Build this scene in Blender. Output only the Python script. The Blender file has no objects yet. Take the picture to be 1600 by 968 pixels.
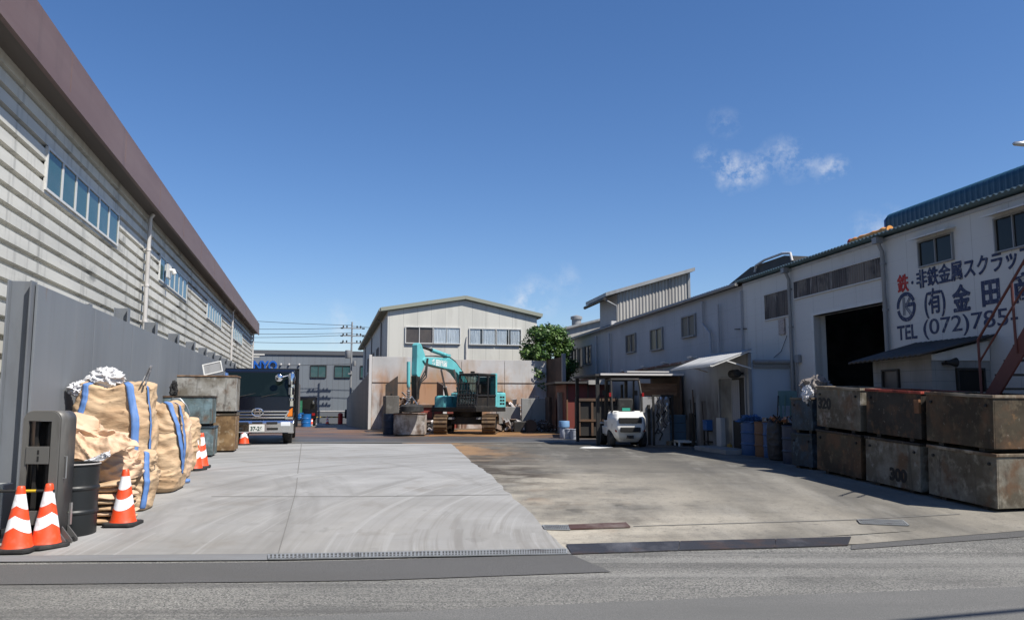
import bpy, bmesh, math, random
from math import sin, cos, tan, pi, radians as R, atan2, hypot, floor, exp
from mathutils import Vector as V, Matrix, noise as NZ
random.seed(7)
S = bpy.context.scene
COL = S.collection

# ---------------------------------------------------------------- camera, sky, sun, exposure
FPX, CX, CY, EYE, PITCH = 1245.0, 800.0, 484.0, 1.65, math.atan(143 / 1245)
cam = bpy.data.objects.new('camera', bpy.data.cameras.new('camera'))
COL.objects.link(cam)
cam.location = (0, 0, EYE)
cam.rotation_euler = (R(90) + PITCH, 0, 0)
cam.data.sensor_width = 36
cam.data.lens = 36 * FPX / 1600
cam.data.clip_end = 3000
S.camera = cam
S.view_settings.view_transform = 'Standard'
S.view_settings.look = 'None'
S.view_settings.gamma = 1
S.view_settings.use_curve_mapping = False
S.view_settings.exposure = 0.61
SUN_EL, SUN_AZ = R(53.5), atan2(0.833, -0.553)          # azimuth from +Y towards +X
sd = V((sin(SUN_AZ) * cos(SUN_EL), cos(SUN_AZ) * cos(SUN_EL), sin(SUN_EL)))
sun = bpy.data.objects.new('sun', bpy.data.lights.new('sun', 'SUN'))
COL.objects.link(sun)
sun.data.energy = 5.0
sun.data.angle = R(0.55)
sun.data.color = (1.0, 0.95, 0.87)
sun.rotation_euler = sd.to_track_quat('Z', 'Y').to_euler()
W = bpy.data.worlds.new('World')
S.world = W
W.use_nodes = True


def N(nt, typ, ins=None, **props):
    n = nt.nodes.new(typ)
    for k, v in props.items():
        setattr(n, k, v)
    for k, v in (ins or {}).items():
        s = n.inputs[k]
        if isinstance(v, bpy.types.NodeSocket):
            nt.links.new(v, s)
        else:
            s.default_value = v
    return n


def mth(nt, op, a, b=None, c=None, clamp=False):
    n = nt.nodes.new('ShaderNodeMath')
    n.operation = op
    n.use_clamp = clamp
    for i, v in enumerate((a, b, c)):
        if v is None:
            continue
        if isinstance(v, bpy.types.NodeSocket):
            nt.links.new(v, n.inputs[i])
        else:
            n.inputs[i].default_value = v
    return n.outputs[0]


def rng(nt, v, a, b, c=0.0, d=1.0):
    n = N(nt, 'ShaderNodeMapRange', {0: v, 1: a, 2: b, 3: c, 4: d})
    n.clamp = True
    return n.outputs[0]


def mix(nt, f, a, b, mode='MIX'):
    n = nt.nodes.new('ShaderNodeMix')
    n.data_type = 'RGBA'
    n.blend_type = mode
    for i, v in ((0, f), (6, a), (7, b)):
        if isinstance(v, bpy.types.NodeSocket):
            nt.links.new(v, n.inputs[i])
        elif i == 0:
            n.inputs[i].default_value = v
        else:
            n.inputs[i].default_value = (v[0], v[1], v[2], 1)
    return n.outputs[2]


def ray(px, py):
    """direction of the view ray through a photo pixel (used only to survey the place)"""
    a, b = (px - CX) / FPX, (CY - py) / FPX
    return V((a, cos(PITCH) - b * sin(PITCH), sin(PITCH) + b * cos(PITCH)))


def build_world():
    nt = W.node_tree
    bg = nt.nodes['Background']
    sky = nt.nodes.new('ShaderNodeTexSky')
    sky.sky_type = 'NISHITA'
    sky.sun_disc = False
    sky.sun_elevation = SUN_EL
    sky.sun_rotation = SUN_AZ
    sky.air_density = 1.0
    sky.dust_density = 0.25
    sky.ozone_density = 3.0
    tc = nt.nodes.new('ShaderNodeTexCoord')
    d = tc.outputs['Generated']
    sep = N(nt, 'ShaderNodeSeparateXYZ', {0: d})
    # thin clouds: drifting puffs at fixed directions of the sky
    nz = N(nt, 'ShaderNodeTexNoise', {'Vector': d, 'Scale': 40.0, 'Detail': 10.0, 'Roughness': 0.66})
    nz2 = N(nt, 'ShaderNodeTexNoise', {'Vector': d, 'Scale': 9.0, 'Detail': 4.0})
    wv = N(nt, 'ShaderNodeVectorMath', {0: d, 1: mix(nt, 0.035, (0, 0, 0), nz2.outputs['Color'])}, operation='ADD')
    puffs = [((1150, 273), .022, .8), ((1135, 262), .017, .5), ((1175, 280), .016, .4), ((1303, 268), .016, .8), ((1102, 250), .016, .45), ((1190, 266), .02, .45),
             ((1220, 245), .024, .5), ((1250, 262), .022, .45), ((1282, 272), .018, .4), ((1130, 195), .02, .3),
             ((840, 465), .03, .5), ((815, 472), .025, .4), ((893, 437), .02, .35), ((530, 518), .035, .45), ((1385, 352), .02, .5), ((1345, 361), .02, .3)]
    tot = None
    for (p, r, a) in puffs:
        c = ray(p[0], p[1]).normalized()
        ds = N(nt, 'ShaderNodeVectorMath', {0: wv.outputs[0], 1: (c.x + .0175, c.y + .0175, c.z + .0175)}, operation='DISTANCE')
        g = mth(nt, 'MULTIPLY', rng(nt, ds.outputs['Value'], r * 1.15, 0.0), a)
        tot = g if tot is None else mth(nt, 'ADD', tot, g)
    f = mth(nt, 'MULTIPLY', tot, rng(nt, nz.outputs['Fac'], .42, .64), clamp=True)
    hs = N(nt, 'ShaderNodeHueSaturation', {'Saturation': 1.18, 'Value': 1.0, 'Color': sky.outputs[0]})
    tint = mix(nt, 1.0, hs.outputs[0], (1.0, 1.0, 1.13), 'MULTIPLY')
    col = mix(nt, mth(nt, 'MULTIPLY', f, .8, clamp=True), tint, (7.4, 7.6, 8.0))
    nt.links.new(col, bg.inputs[0])
    bg.inputs[1].default_value = 0.075


build_world()

# ---------------------------------------------------------------- survey helpers


def gz(y):
    """height of the ground: road level, the ramp into the yard, the flat yard, a slight fall behind it"""
    if y < 9.0:
        return 0.0
    if y < 15:
        return 0.3 * (y - 9.0) / 6.0
    if y < 38:
        return 0.3
    if y < 80:
        return 0.3 - 0.8 * (y - 38) / 42
    return -0.5


def P(px, py, Y):
    d = ray(px, py)
    return V((0, 0, EYE)) + d * (Y / d.y)


def G(px, py):
    d = ray(px, py)
    z = 0.0
    for _ in range(40):
        p = V((0, 0, EYE)) + d * ((z - EYE) / d.z)
        z = 0.6 * z + 0.4 * gz(p.y)
    return V((p.x, p.y, gz(p.y)))


def AX(px, Y):
    return P(px, 600, Y).x

# ---------------------------------------------------------------- materials
MATS = {}


def M(name, base, rough=.75, metal=0., layers=(), lines=(), bump=None, spec=.4, rvar=0.0, coat=0.0, obj=False):
    """layers: (colour, scale(xyz), lo, hi, amount[, detail[, rotz[, mask]]]); mask=(nx,ny,nz,lo,hi) fades along a direction
       lines: (nx,ny,nz, period, width, darkness)"""
    if name in MATS:
        return MATS[name]
    if metal < .9:
        base = tuple(x * .84 for x in base)
        layers = [(tuple(x * .84 for x in L[0]),) + tuple(L[1:]) for L in layers]
    m = bpy.data.materials.new(name)
    m.use_nodes = True
    nt = m.node_tree
    b = nt.nodes['Principled BSDF']
    pos = nt.nodes.new('ShaderNodeTexCoord').outputs['Object'] if obj else nt.nodes.new('ShaderNodeNewGeometry').outputs['Position']
    c = mix(nt, 0.0, base, base)
    fsum = None
    for L in layers:
        col, sc, lo, hi, amt = L[:5]
        det = L[5] if len(L) > 5 else 5.0
        rz = L[6] if len(L) > 6 else 0.0
        mp = N(nt, 'ShaderNodeMapping', {0: pos})
        mp.inputs['Rotation'].default_value = (0, 0, rz)
        mp.inputs['Scale'].default_value = sc if hasattr(sc, '__len__') else (sc, sc, sc)
        mp.inputs['Location'].default_value = L[9] if len(L) > 9 else (random.uniform(0, 50), random.uniform(0, 50), random.uniform(0, 50))
        vec = mp.outputs[0]
        if len(L) > 8 and L[8]:          # rings round a turning centre: tyre marks
            rel = N(nt, 'ShaderNodeVectorMath', {0: pos, 1: (L[8][0], L[8][1], 0)}, operation='SUBTRACT').outputs[0]
            sp = N(nt, 'ShaderNodeSeparateXYZ', {0: rel})
            rad = N(nt, 'ShaderNodeVectorMath', {0: N(nt, 'ShaderNodeCombineXYZ', {0: sp.outputs[0], 1: sp.outputs[1]}).outputs[0]}, operation='LENGTH').outputs['Value']
            ang = mth(nt, 'ARCTAN2', sp.outputs[1], sp.outputs[0])
            vec = N(nt, 'ShaderNodeCombineXYZ', {0: mth(nt, 'MULTIPLY', rad, sc[0]), 1: mth(nt, 'MULTIPLY', ang, sc[1]), 2: random.uniform(0, 50)}).outputs[0]
        nz = N(nt, 'ShaderNodeTexNoise', {'Vector': vec, 'Scale': 1.0, 'Detail': det, 'Roughness': .6})
        f = mth(nt, 'MULTIPLY', rng(nt, nz.outputs['Fac'], lo, hi), amt)
        for mk in ([] if len(L) < 8 or not L[7] else (L[7] if isinstance(L[7], list) else [L[7]])):
            dt = N(nt, 'ShaderNodeVectorMath', {0: pos, 1: mk[:3]}, operation='DOT_PRODUCT').outputs['Value']
            f = mth(nt, 'MULTIPLY', f, rng(nt, dt, mk[3], mk[4]))
        c = mix(nt, f, c, col)
        fsum = f
    for (nx, ny, nz_, per, wd, dk) in lines:
        dt = N(nt, 'ShaderNodeVectorMath', {0: pos, 1: (nx, ny, nz_)}, operation='DOT_PRODUCT').outputs['Value']
        t = mth(nt, 'FRACT', mth(nt, 'DIVIDE', dt, per))
        c = mix(nt, mth(nt, 'MULTIPLY', mth(nt, 'LESS_THAN', t, wd / per), dk), c, tuple(x * .25 for x in base))
    nt.links.new(c, b.inputs['Base Color'])
    b.inputs['Roughness'].default_value = rough
    if rvar and fsum is not None:
        nt.links.new(rng(nt, fsum, 0, 1, rough, rough + rvar), b.inputs['Roughness'])
    b.inputs['Metallic'].default_value = metal
    b.inputs['Specular IOR Level'].default_value = spec
    b.inputs['Coat Weight'].default_value = coat
    if bump:
        sc, st, ds = bump
        mp = N(nt, 'ShaderNodeMapping', {0: pos})
        mp.inputs['Scale'].default_value = sc if hasattr(sc, '__len__') else (sc, sc, sc)
        nz = N(nt, 'ShaderNodeTexNoise', {'Vector': mp.outputs[0], 'Scale': 1.0, 'Detail': 4.0})
        bp = N(nt, 'ShaderNodeBump', {'Height': nz.outputs['Fac'], 'Strength': st, 'Distance': ds})
        nt.links.new(bp.outputs[0], b.inputs['Normal'])
    MATS[name] = m
    return m


def glassy(name, tint, amt=.25):
    """thin window glass: mostly clear, with a mirror-like film"""
    if name in MATS:
        return MATS[name]
    m = bpy.data.materials.new(name)
    m.use_nodes = True
    nt = m.node_tree
    out = nt.nodes['Material Output']
    tr = N(nt, 'ShaderNodeBsdfTransparent', {0: (tint[0], tint[1], tint[2], 1)})
    gl = N(nt, 'ShaderNodeBsdfGlossy', {'Color': (.9, .95, 1, 1), 'Roughness': .04})
    lw = N(nt, 'ShaderNodeLayerWeight', {'Blend': .5})
    f = mth(nt, 'ADD', mth(nt, 'POWER', lw.outputs['Facing'], 4.0), amt * .3, clamp=True)
    mx = N(nt, 'ShaderNodeMixShader', {0: f, 1: tr.outputs[0], 2: gl.outputs[0]})
    nt.links.new(mx.outputs[0], out.inputs[0])
    MATS[name] = m
    return m


DIRT = (.10, .085, .065)
RUST, RUSTD, RUSTL = (.125, .066, .032), (.045, .026, .015), (.3, .16, .065)
asphalt = M('asphalt', (.23, .224, .203), .9, layers=[((.075, .075, .073), 42, .46, .56, .85, 3), ((.44, .43, .4), 60, .55, .61, .85, 3), ((.1, .1, .096), (.5, 1.6, 1), .4, .7, .6, 5, -.1),
            ((.09, .088, .085), (.05, 3.2, 1), .53, .64, .6, 4, -.1), ((.3, .295, .275), (.06, 1.7, 1), .54, .68, .5, 5, -.08), ((.08, .078, .075), (.7, 1.1, 1), .6, .7, .5, 7), ((.19, .185, .175), (.8, .8, 1), .52, .75, .4)], bump=(170, .8, .01), spec=.3)
asphalt_mid = M('asphalt_mid', (.17, .168, .16), .88, layers=[((.08, .08, .08), 80, .45, .62, .8, 2), ((.3, .29, .27), 110, .56, .66, .7, 2), ((.12, .12, .115), (.3, 1.5, 1), .4, .7, .8, 5)], bump=(200, .6, .008), spec=.3)
asphalt_new = M('asphalt_patch', (.145, .143, .14), .88, layers=[((.035, .035, .036), 120, .4, .6, .8, 2), ((.13, .125, .12), 140, .58, .68, .6, 2), ((.09, .088, .084), (.3, 1.5, 1), .4, .7, .8, 5)], bump=(200, .6, .008), spec=.3)
conc_light = M('light_concrete', (.305, .306, .302), .82, layers=[((.22, .218, .21), (.4, .4, 1), .42, .7, .8, 7), ((.4, .4, .395), (.55, .8, 1), .5, .72, .7, 7), ((.17, .165, .155), (2.2, 2.4, 1), .53, .7, .6, 6, 0, None, (6.5, 10.5)),
               ((.38, .375, .36), (3.4, 1.8, 1), .52, .7, .5, 6, 0, None, (6.0, 9.0)), ((.25, .238, .215), (.5, .5, 1), .3, .6, .75, 6, 0, (0, 1, 0, 15, 9)), ((.19, .178, .16), (14, 1.5, 1), .52, .64, .5, 3, 0, [(0, 1, 0, 14, 10), (1, 0, 0, -3.5, -1)], (6.5, 10.2)), ((.16, .155, .145), (1.6, 2.2, 1), .56, .72, .55, 6, 0, None, (-16, 9)), ((.2, .195, .185), (.3, 2.2, 1), .55, .72, .6, 6, .1), ((.17, .15, .125), (.8, .8, 1), .6, .75, .6, 8), ((.4, .4, .39), (11, 1.2, 1), .57, .66, .35, 3, 0, None, (6.5, 10.0)), ((.13, .125, .115), (3.5, 2, 1), .62, .7, .28, 6), ((.22, .22, .21), 60, .5, .7, .3, 3)], bump=(60, .25, .006), spec=.35)
conc_brown = M('brown_concrete', (.157, .145, .121), .85, layers=[((.095, .09, .082), (.4, .3, 1), .38, .64, .85, 6), ((.24, .228, .2), (1.1, .25, 1), .48, .72, .8, 7, .45), ((.085, .08, .072), (.25, 1.1, 1), .56, .74, .7, 6, .2),
               ((.09, .07, .05), (1.0, 1.5, 1), .54, .63, .85, 7, 0, (.988, .157, 0, 4.0, 2.5)), ((.22, .13, .07), (1.3, 1.1, 1), .58, .7, .5, 6, 0, (.988, .157, 0, 4.4, 2.4)), ((.06, .056, .05), (.5, 1.2, 1), .36, .6, .8, 6, .2, (0, 1, 0, 14, 22)),
               ((.1, .095, .085), (.7, 3.2, 1), .52, .7, .6, 6, .25), ((.25, .24, .215), (2.6, .6, 1), .54, .7, .5, 7, -.3), ((.05, .042, .035), (.75, 1.6, 1), .47, .57, .9, 7, .1, [(.988, .157, 0, 3.9, 2.9), (0, 1, 0, 12.4, 14.5), (0, 1, 0, 23.5, 20)]), ((.3, .2, .11), (1.0, .8, 1), .46, .6, .8, 7, 0, [(.988, .157, 0, 4.2, 2.4), (0, 1, 0, 17, 21)]), ((.04, .036, .032), (2.2, 2.6, 1), .58, .64, .8, 6, 0, [(.988, .157, 0, 6.5, 3)]), ((.5, .455, .37), (.55, .75, 1), .38, .6, .8, 8, .2, [(.988, .157, 0, 6.2, 2.8), (0, 1, 0, 20, 12)]), ((.34, .31, .255), (.9, .25, 1), .42, .64, .6, 8, -.4, (0, 1, 0, 16, 11)), ((.055, .042, .03), (.95, 1.9, 1), .45, .53, .9, 8, .1, [(.988, .157, 0, 3.7, 2.7), (0, 1, 0, 13.2, 14.8), (0, 1, 0, 22, 19)], None, (3.3, 8.1, 1.0)), ((.3, .17, .075), (.9, .6, 1), .42, .58, .85, 8, 0, [(.988, .157, 0, 3.6, 2.3), (0, 1, 0, 18.5, 21)], None, (13.3, 2.1, 4.0)), ((.08, .075, .068), 9, .56, .7, .45, 6), ((.07, .07, .066), 55, .5, .68, .4, 3)], bump=(50, .3, .006), spec=.35)
conc_dark = M('oily_concrete', (.075, .075, .074), .5, layers=[((.045, .044, .043), (.3, .5, 1), .4, .65, .9, 6), ((.14, .135, .13), (.25, 1.2, 1), .52, .75, .6, 6), ((.2, .09, .025), (.25, .9, 1), .4, .62, .85, 6, 0, (.0, 1, 0, 28.5, 32)),
              ((.34, .17, .05), (.35, 1.3, 1), .5, .66, .85, 6, 0, (0.1, 1, 0, 30, 34)), ((.16, .07, .03), (.3, 2.0, 1), .6, .7, .5, 6)], bump=(40, .2, .006), spec=.5, rvar=.35)
soil = M('ground_dirt', (.16, .15, .13), .95, layers=[((.1, .1, .085), .6, .4, .7, .8)])
joint_m = M('joint_filler', (.16, .155, .145), .9)
kerb_m = M('kerb_concrete', (.19, .195, .2), .85, layers=[((.16, .155, .15), (1, 3, 1), .45, .7, .8), ((.2, .2, .2), 70, .5, .7, .4)], bump=(70, .3, .006))
plate_m = M('checker_plate', (.045, .044, .048), .55, .3, layers=[((.2, .2, .21), (1.1, .6, 1), .52, .7, .8), ((.1, .06, .04), (2, 2, 2), .55, .7, .7)], bump=(60, .8, .008))
grate_m = M('grate_steel', (.3, .31, .31), .5, .25, layers=[((.09, .07, .06), 6, .5, .7, .6)])
rustplate_m = M('rusty_plate', (.085, .045, .038), .7, .2, layers=[((.2, .16, .14), (3, 3, 3), .5, .7, .8)], bump=(50, .4, .005))

siding = M('pale_siding', (.68, .665, .6), .6, layers=[((.42, .42, .39), (.15, .15, 1.1), .4, .7, .7, 5), ((.14, .14, .13), (1.6, 1.6, .35), .53, .75, .7, 6), ((.06, .065, .06), (.45, .45, 1.2), .57, .7, .85, 7), ((.18, .18, .165), (6, 6, .5), .55, .75, .5, 4)])
fascia_m = M('brown_fascia', (.16, .105, .098), .55, layers=[((.21, .15, .14), (.2, .2, 2), .4, .7, .6), ((.1, .07, .065), (2, 2, .4), .55, .75, .5)])
soffit_m = M('soffit', (.13, .115, .105), .8)
greypaint = M('grey_steel_paint', (.172, .187, .203), .55, layers=[((.215, .23, .245), (.5, .5, .25), .4, .7, .7, 5), ((.135, .143, .155), (3, 3, .22), .52, .75, .45, 5), ((.13, .12, .11), (1, 1, 1), .62, .75, .5, 7), ((.24, .25, .255), (1.6, 1.6, .1), .55, .7, .4, 5), ((.10, .095, .085), (1.5, 1.5, 1.5), .35, .65, .8, 6, 0, (0, 0, 1, 1.3, .3)), ((.2, .12, .07), (7, 7, .8), .64, .72, .6, 5)], lines=[(-.24, .97, 0, 2.85, .012, .6)])
greypost = M('grey_post_paint', (.17, .185, .205), .5, layers=[((.1, .1, .105), (2, 2, .5), .5, .75, .6)])
white_metal = M('white_frame', (.62, .62, .60), .45, layers=[((.4, .39, .36), 4, .52, .75, .5)])
pvc = M('pipe_white', (.6, .58, .56), .5, layers=[((.35, .33, .31), (3, 3, 1), .5, .75, .6)])
pvc_grey = M('pipe_grey', (.26, .265, .27), .5, layers=[((.15, .14, .13), (3, 3, 1), .5, .75, .6)])
tealglass = M('teal_glass', (.04, .10, .105), .1, spec=.35, layers=[((.07, .12, .13), (1.5, 1.5, 2), .45, .65, .7)])
darkglass = M('dark_glass', (.016, .017, .016), .12, spec=.22)
dimglass = M('dusty_glass', (.10, .085, .075), .35, spec=.5, layers=[((.055, .05, .05), (1, 1, .6), .4, .6, .8)])
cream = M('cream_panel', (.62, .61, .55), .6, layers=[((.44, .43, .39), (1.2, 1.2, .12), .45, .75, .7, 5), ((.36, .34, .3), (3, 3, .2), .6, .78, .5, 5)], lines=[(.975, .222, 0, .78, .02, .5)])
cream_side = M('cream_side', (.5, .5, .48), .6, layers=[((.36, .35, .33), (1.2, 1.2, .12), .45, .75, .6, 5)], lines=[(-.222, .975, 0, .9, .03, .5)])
roof_green = M('olive_roof', (.19, .2, .14), .6, layers=[((.28, .29, .22), 2, .45, .7, .6)])
nyo_wall = M('blue_grey_cladding', (.175, .2, .225), .6, layers=[((.17, .18, .2), (1, 1, .1), .4, .7, .7)], lines=[(.972, .233, 0, .6, .04, .35)])
nyo_low = M('dark_plinth', (.13, .14, .155), .7)
sign_blue = M('sign_blue', (.012, .11, .46), .4)
rustwall = M('rust_wall', (.55, .54, .53), .7, layers=[((.33, .32, .31), (.5, .5, .4), .4, .7, .7), ((.42, .25, .12), (.4, .4, .22), .52, .62, .85, 8, 0, (0, 0, 1, 4.2, 2.9)), ((.42, .17, .035), (.5, .5, .3), .47, .6, .75, 8, 0, (0, 0, 1, 3.5, 2.5)),
             ((.13, .05, .02), (2.4, 2.4, .25), .54, .66, .85, 6, 0, (0, 0, 1, 3.4, 1.6)), ((.36, .26, .16), (1.2, 1.2, .2), .54, .68, .6, 7), ((.06, .04, .03), (.5, .5, .5), .48, .64, .9, 6, 0, (0, 0, 1, 2.3, .6))])
rustdark = M('sooty_wall', (.11, .075, .055), .8, layers=[((.22, .11, .05), (.8, .8, .3), .5, .68, .8, 6), ((.04, .03, .026), (.6, .6, .6), .45, .65, .9)])
bluewall = M('grey_cladding', (.44, .45, .47), .65, layers=[((.36, .37, .39), (.5, .5, .15), .4, .7, .8), ((.52, .53, .55), (.8, .8, 1), .5, .75, .5), ((.28, .28, .285), (3, 3, .12), .58, .75, .6), ((.3, .25, .2), (1, 1, .4), .62, .74, .5, 7)], lines=[(-.162, .987, 0, .62, .012, .35), (0, 0, 1, .9, .01, .25)])
whitewall = M('white_cladding', (.6, .595, .57), .6, layers=[((.56, .55, .53), (.5, .5, .15), .4, .7, .7), ((.42, .4, .36), (4, 4, .12), .6, .75, .6), ((.4, .36, .3), (1, 1, .7), .62, .75, .5, 8)], lines=[(-.162, .987, 0, .92, .012, .4), (0, 0, 1, .46, .006, .18)])
bluepanel = M('pale_blue_panel', (.45, .52, .6), .5, layers=[((.38, .44, .5), (.8, .8, .3), .4, .7, .6)], lines=[(-.162, .987, 0, .45, .012, .35)])
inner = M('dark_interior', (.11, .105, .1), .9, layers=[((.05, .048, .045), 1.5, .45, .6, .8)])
teal_roof = M('teal_roof', (.13, .19, .215), .5, layers=[((.12, .26, .31), (2, 2, 2), .5, .7, .6)])
blue_roof = M('blue_roof', (.016, .065, .11), .42, layers=[((.04, .1, .14), (1, 1, 1), .5, .7, .7)])
galv = M('galvanised', (.33, .335, .33), .5, .3, layers=[((.22, .22, .215), (3, 3, .3), .45, .7, .8), ((.24, .19, .15), (1, 1, .4), .6, .75, .6)])
weather = M('weathered_tin', (.42, .405, .375), .7, layers=[((.24, .23, .215), (2.5, 2.5, .25), .42, .66, .85, 6), ((.36, .35, .33), (1, 1, .4), .55, .75, .6)])
darkroof = M('dark_roof', (.055, .052, .05), .7, layers=[((.09, .085, .08), 2, .5, .7, .7)])
hutwall = M('block_wall', (.3, .295, .28), .85, layers=[((.2, .195, .185), (1.5, 1.5, .8), .4, .7, .8), ((.13, .12, .11), (3, 3, .6), .58, .75, .6)], lines=[(0, 0, 1, .2, .008, .5), (-.162, .987, 0, .4, .008, .35), (.987, .162, 0, .4, .008, .35)])
red_steel = M('red_oxide_steel', (.105, .03, .025), .55, layers=[((.12, .035, .03), 3, .45, .7, .8)])
paint_navy = M('navy_lettering', (.02, .032, .09), .6, layers=[((.09, .1, .15), (5, 5, 2), .52, .7, .7), ((.35, .36, .38), (13, 13, 7), .6, .68, .8), ((.3, .31, .34), (30, 30, 14), .6, .66, .7)], lines=[(0, 0, 1, .46, .012, -1.2), (-.162, .987, 0, .92, .014, -1.2)])
paint_red = M('red_lettering', (.42, .025, .02), .6, layers=[((.5, .2, .18), (7, 7, 7), .58, .75, .6)])
paint_grey = M('grey_lettering', (.2, .21, .25), .6)
black_paint = M('black_paint', (.012, .012, .012), .7)
white_paint = M('white_paint', (.75, .75, .73), .6)
dirtywin = M('dirty_plastic_sheet', (.12, .1, .088), .5, layers=[((.04, .032, .03), (1.6, 1.6, .3), .42, .58, .95, 5), ((.4, .37, .34), (7, 7, .5), .6, .68, .8, 4), ((.2, .17, .14), (.9, .9, .9), .52, .6, .7, 4)], lines=[(-.162, .987, 0, .33, .02, .6)])

bag_m = M('tan_woven_bag', (.56, .405, .255), .7, layers=[((.38, .23, .12), (2, 2, 5), .42, .68, .7, 6), ((.62, .42, .26), (1.5, 1.5, 4), .52, .75, .6), ((.27, .17, .1), (1.4, 1.4, 1.2), .62, .75, .6, 7)], bump=((9, 9, 26), .5, .02), spec=.3)
bag_pale = M('pale_woven_bag', (.66, .46, .31), .65, layers=[((.5, .33, .2), (2, 2, 4), .42, .68, .7, 6), ((.74, .58, .44), (3, 3, 5), .52, .75, .6)], bump=((12, 12, 22), .6, .02), spec=.35)
liner_m = M('white_liner', (.68, .68, .69), .5, layers=[((.6, .6, .62), (6, 6, 6), .5, .7, .6)], bump=(14, .2, .01))
strap_m = M('blue_strap', (.11, .23, .52), .7, layers=[((.2, .32, .6), (8, 8, 3), .48, .7, .7), ((.06, .12, .25), (3, 3, 3), .58, .75, .6)])
strap_tan = M('tan_strap', (.3, .2, .12), .75)
cone_red = None
rubber = M('black_rubber', (.02, .02, .02), .8, layers=[((.07, .065, .06), 6, .5, .7, .6)])
drumblack = M('black_drum_paint', (.014, .016, .017), .45, layers=[((.05, .045, .04), (3, 3, 3), .55, .75, .6)], bump=(5, .15, .02))
gunmetal = M('grey_machine_paint', (.155, .15, .14), .45, .2, layers=[((.16, .155, .145), (2, 2, .6), .45, .7, .7), ((.06, .055, .05), (4, 4, 1), .55, .75, .7)])
darksteel = M('dark_steel', (.035, .034, .033), .55, .4, layers=[((.09, .07, .055), 5, .5, .7, .6)])
chrome = M('chrome', (.72, .73, .75), .12, 1.0)
silver = M('bright_steel', (.5, .5, .49), .3, .8)

# ---------------------------------------------------------------- mesh builder, things, parts


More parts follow.
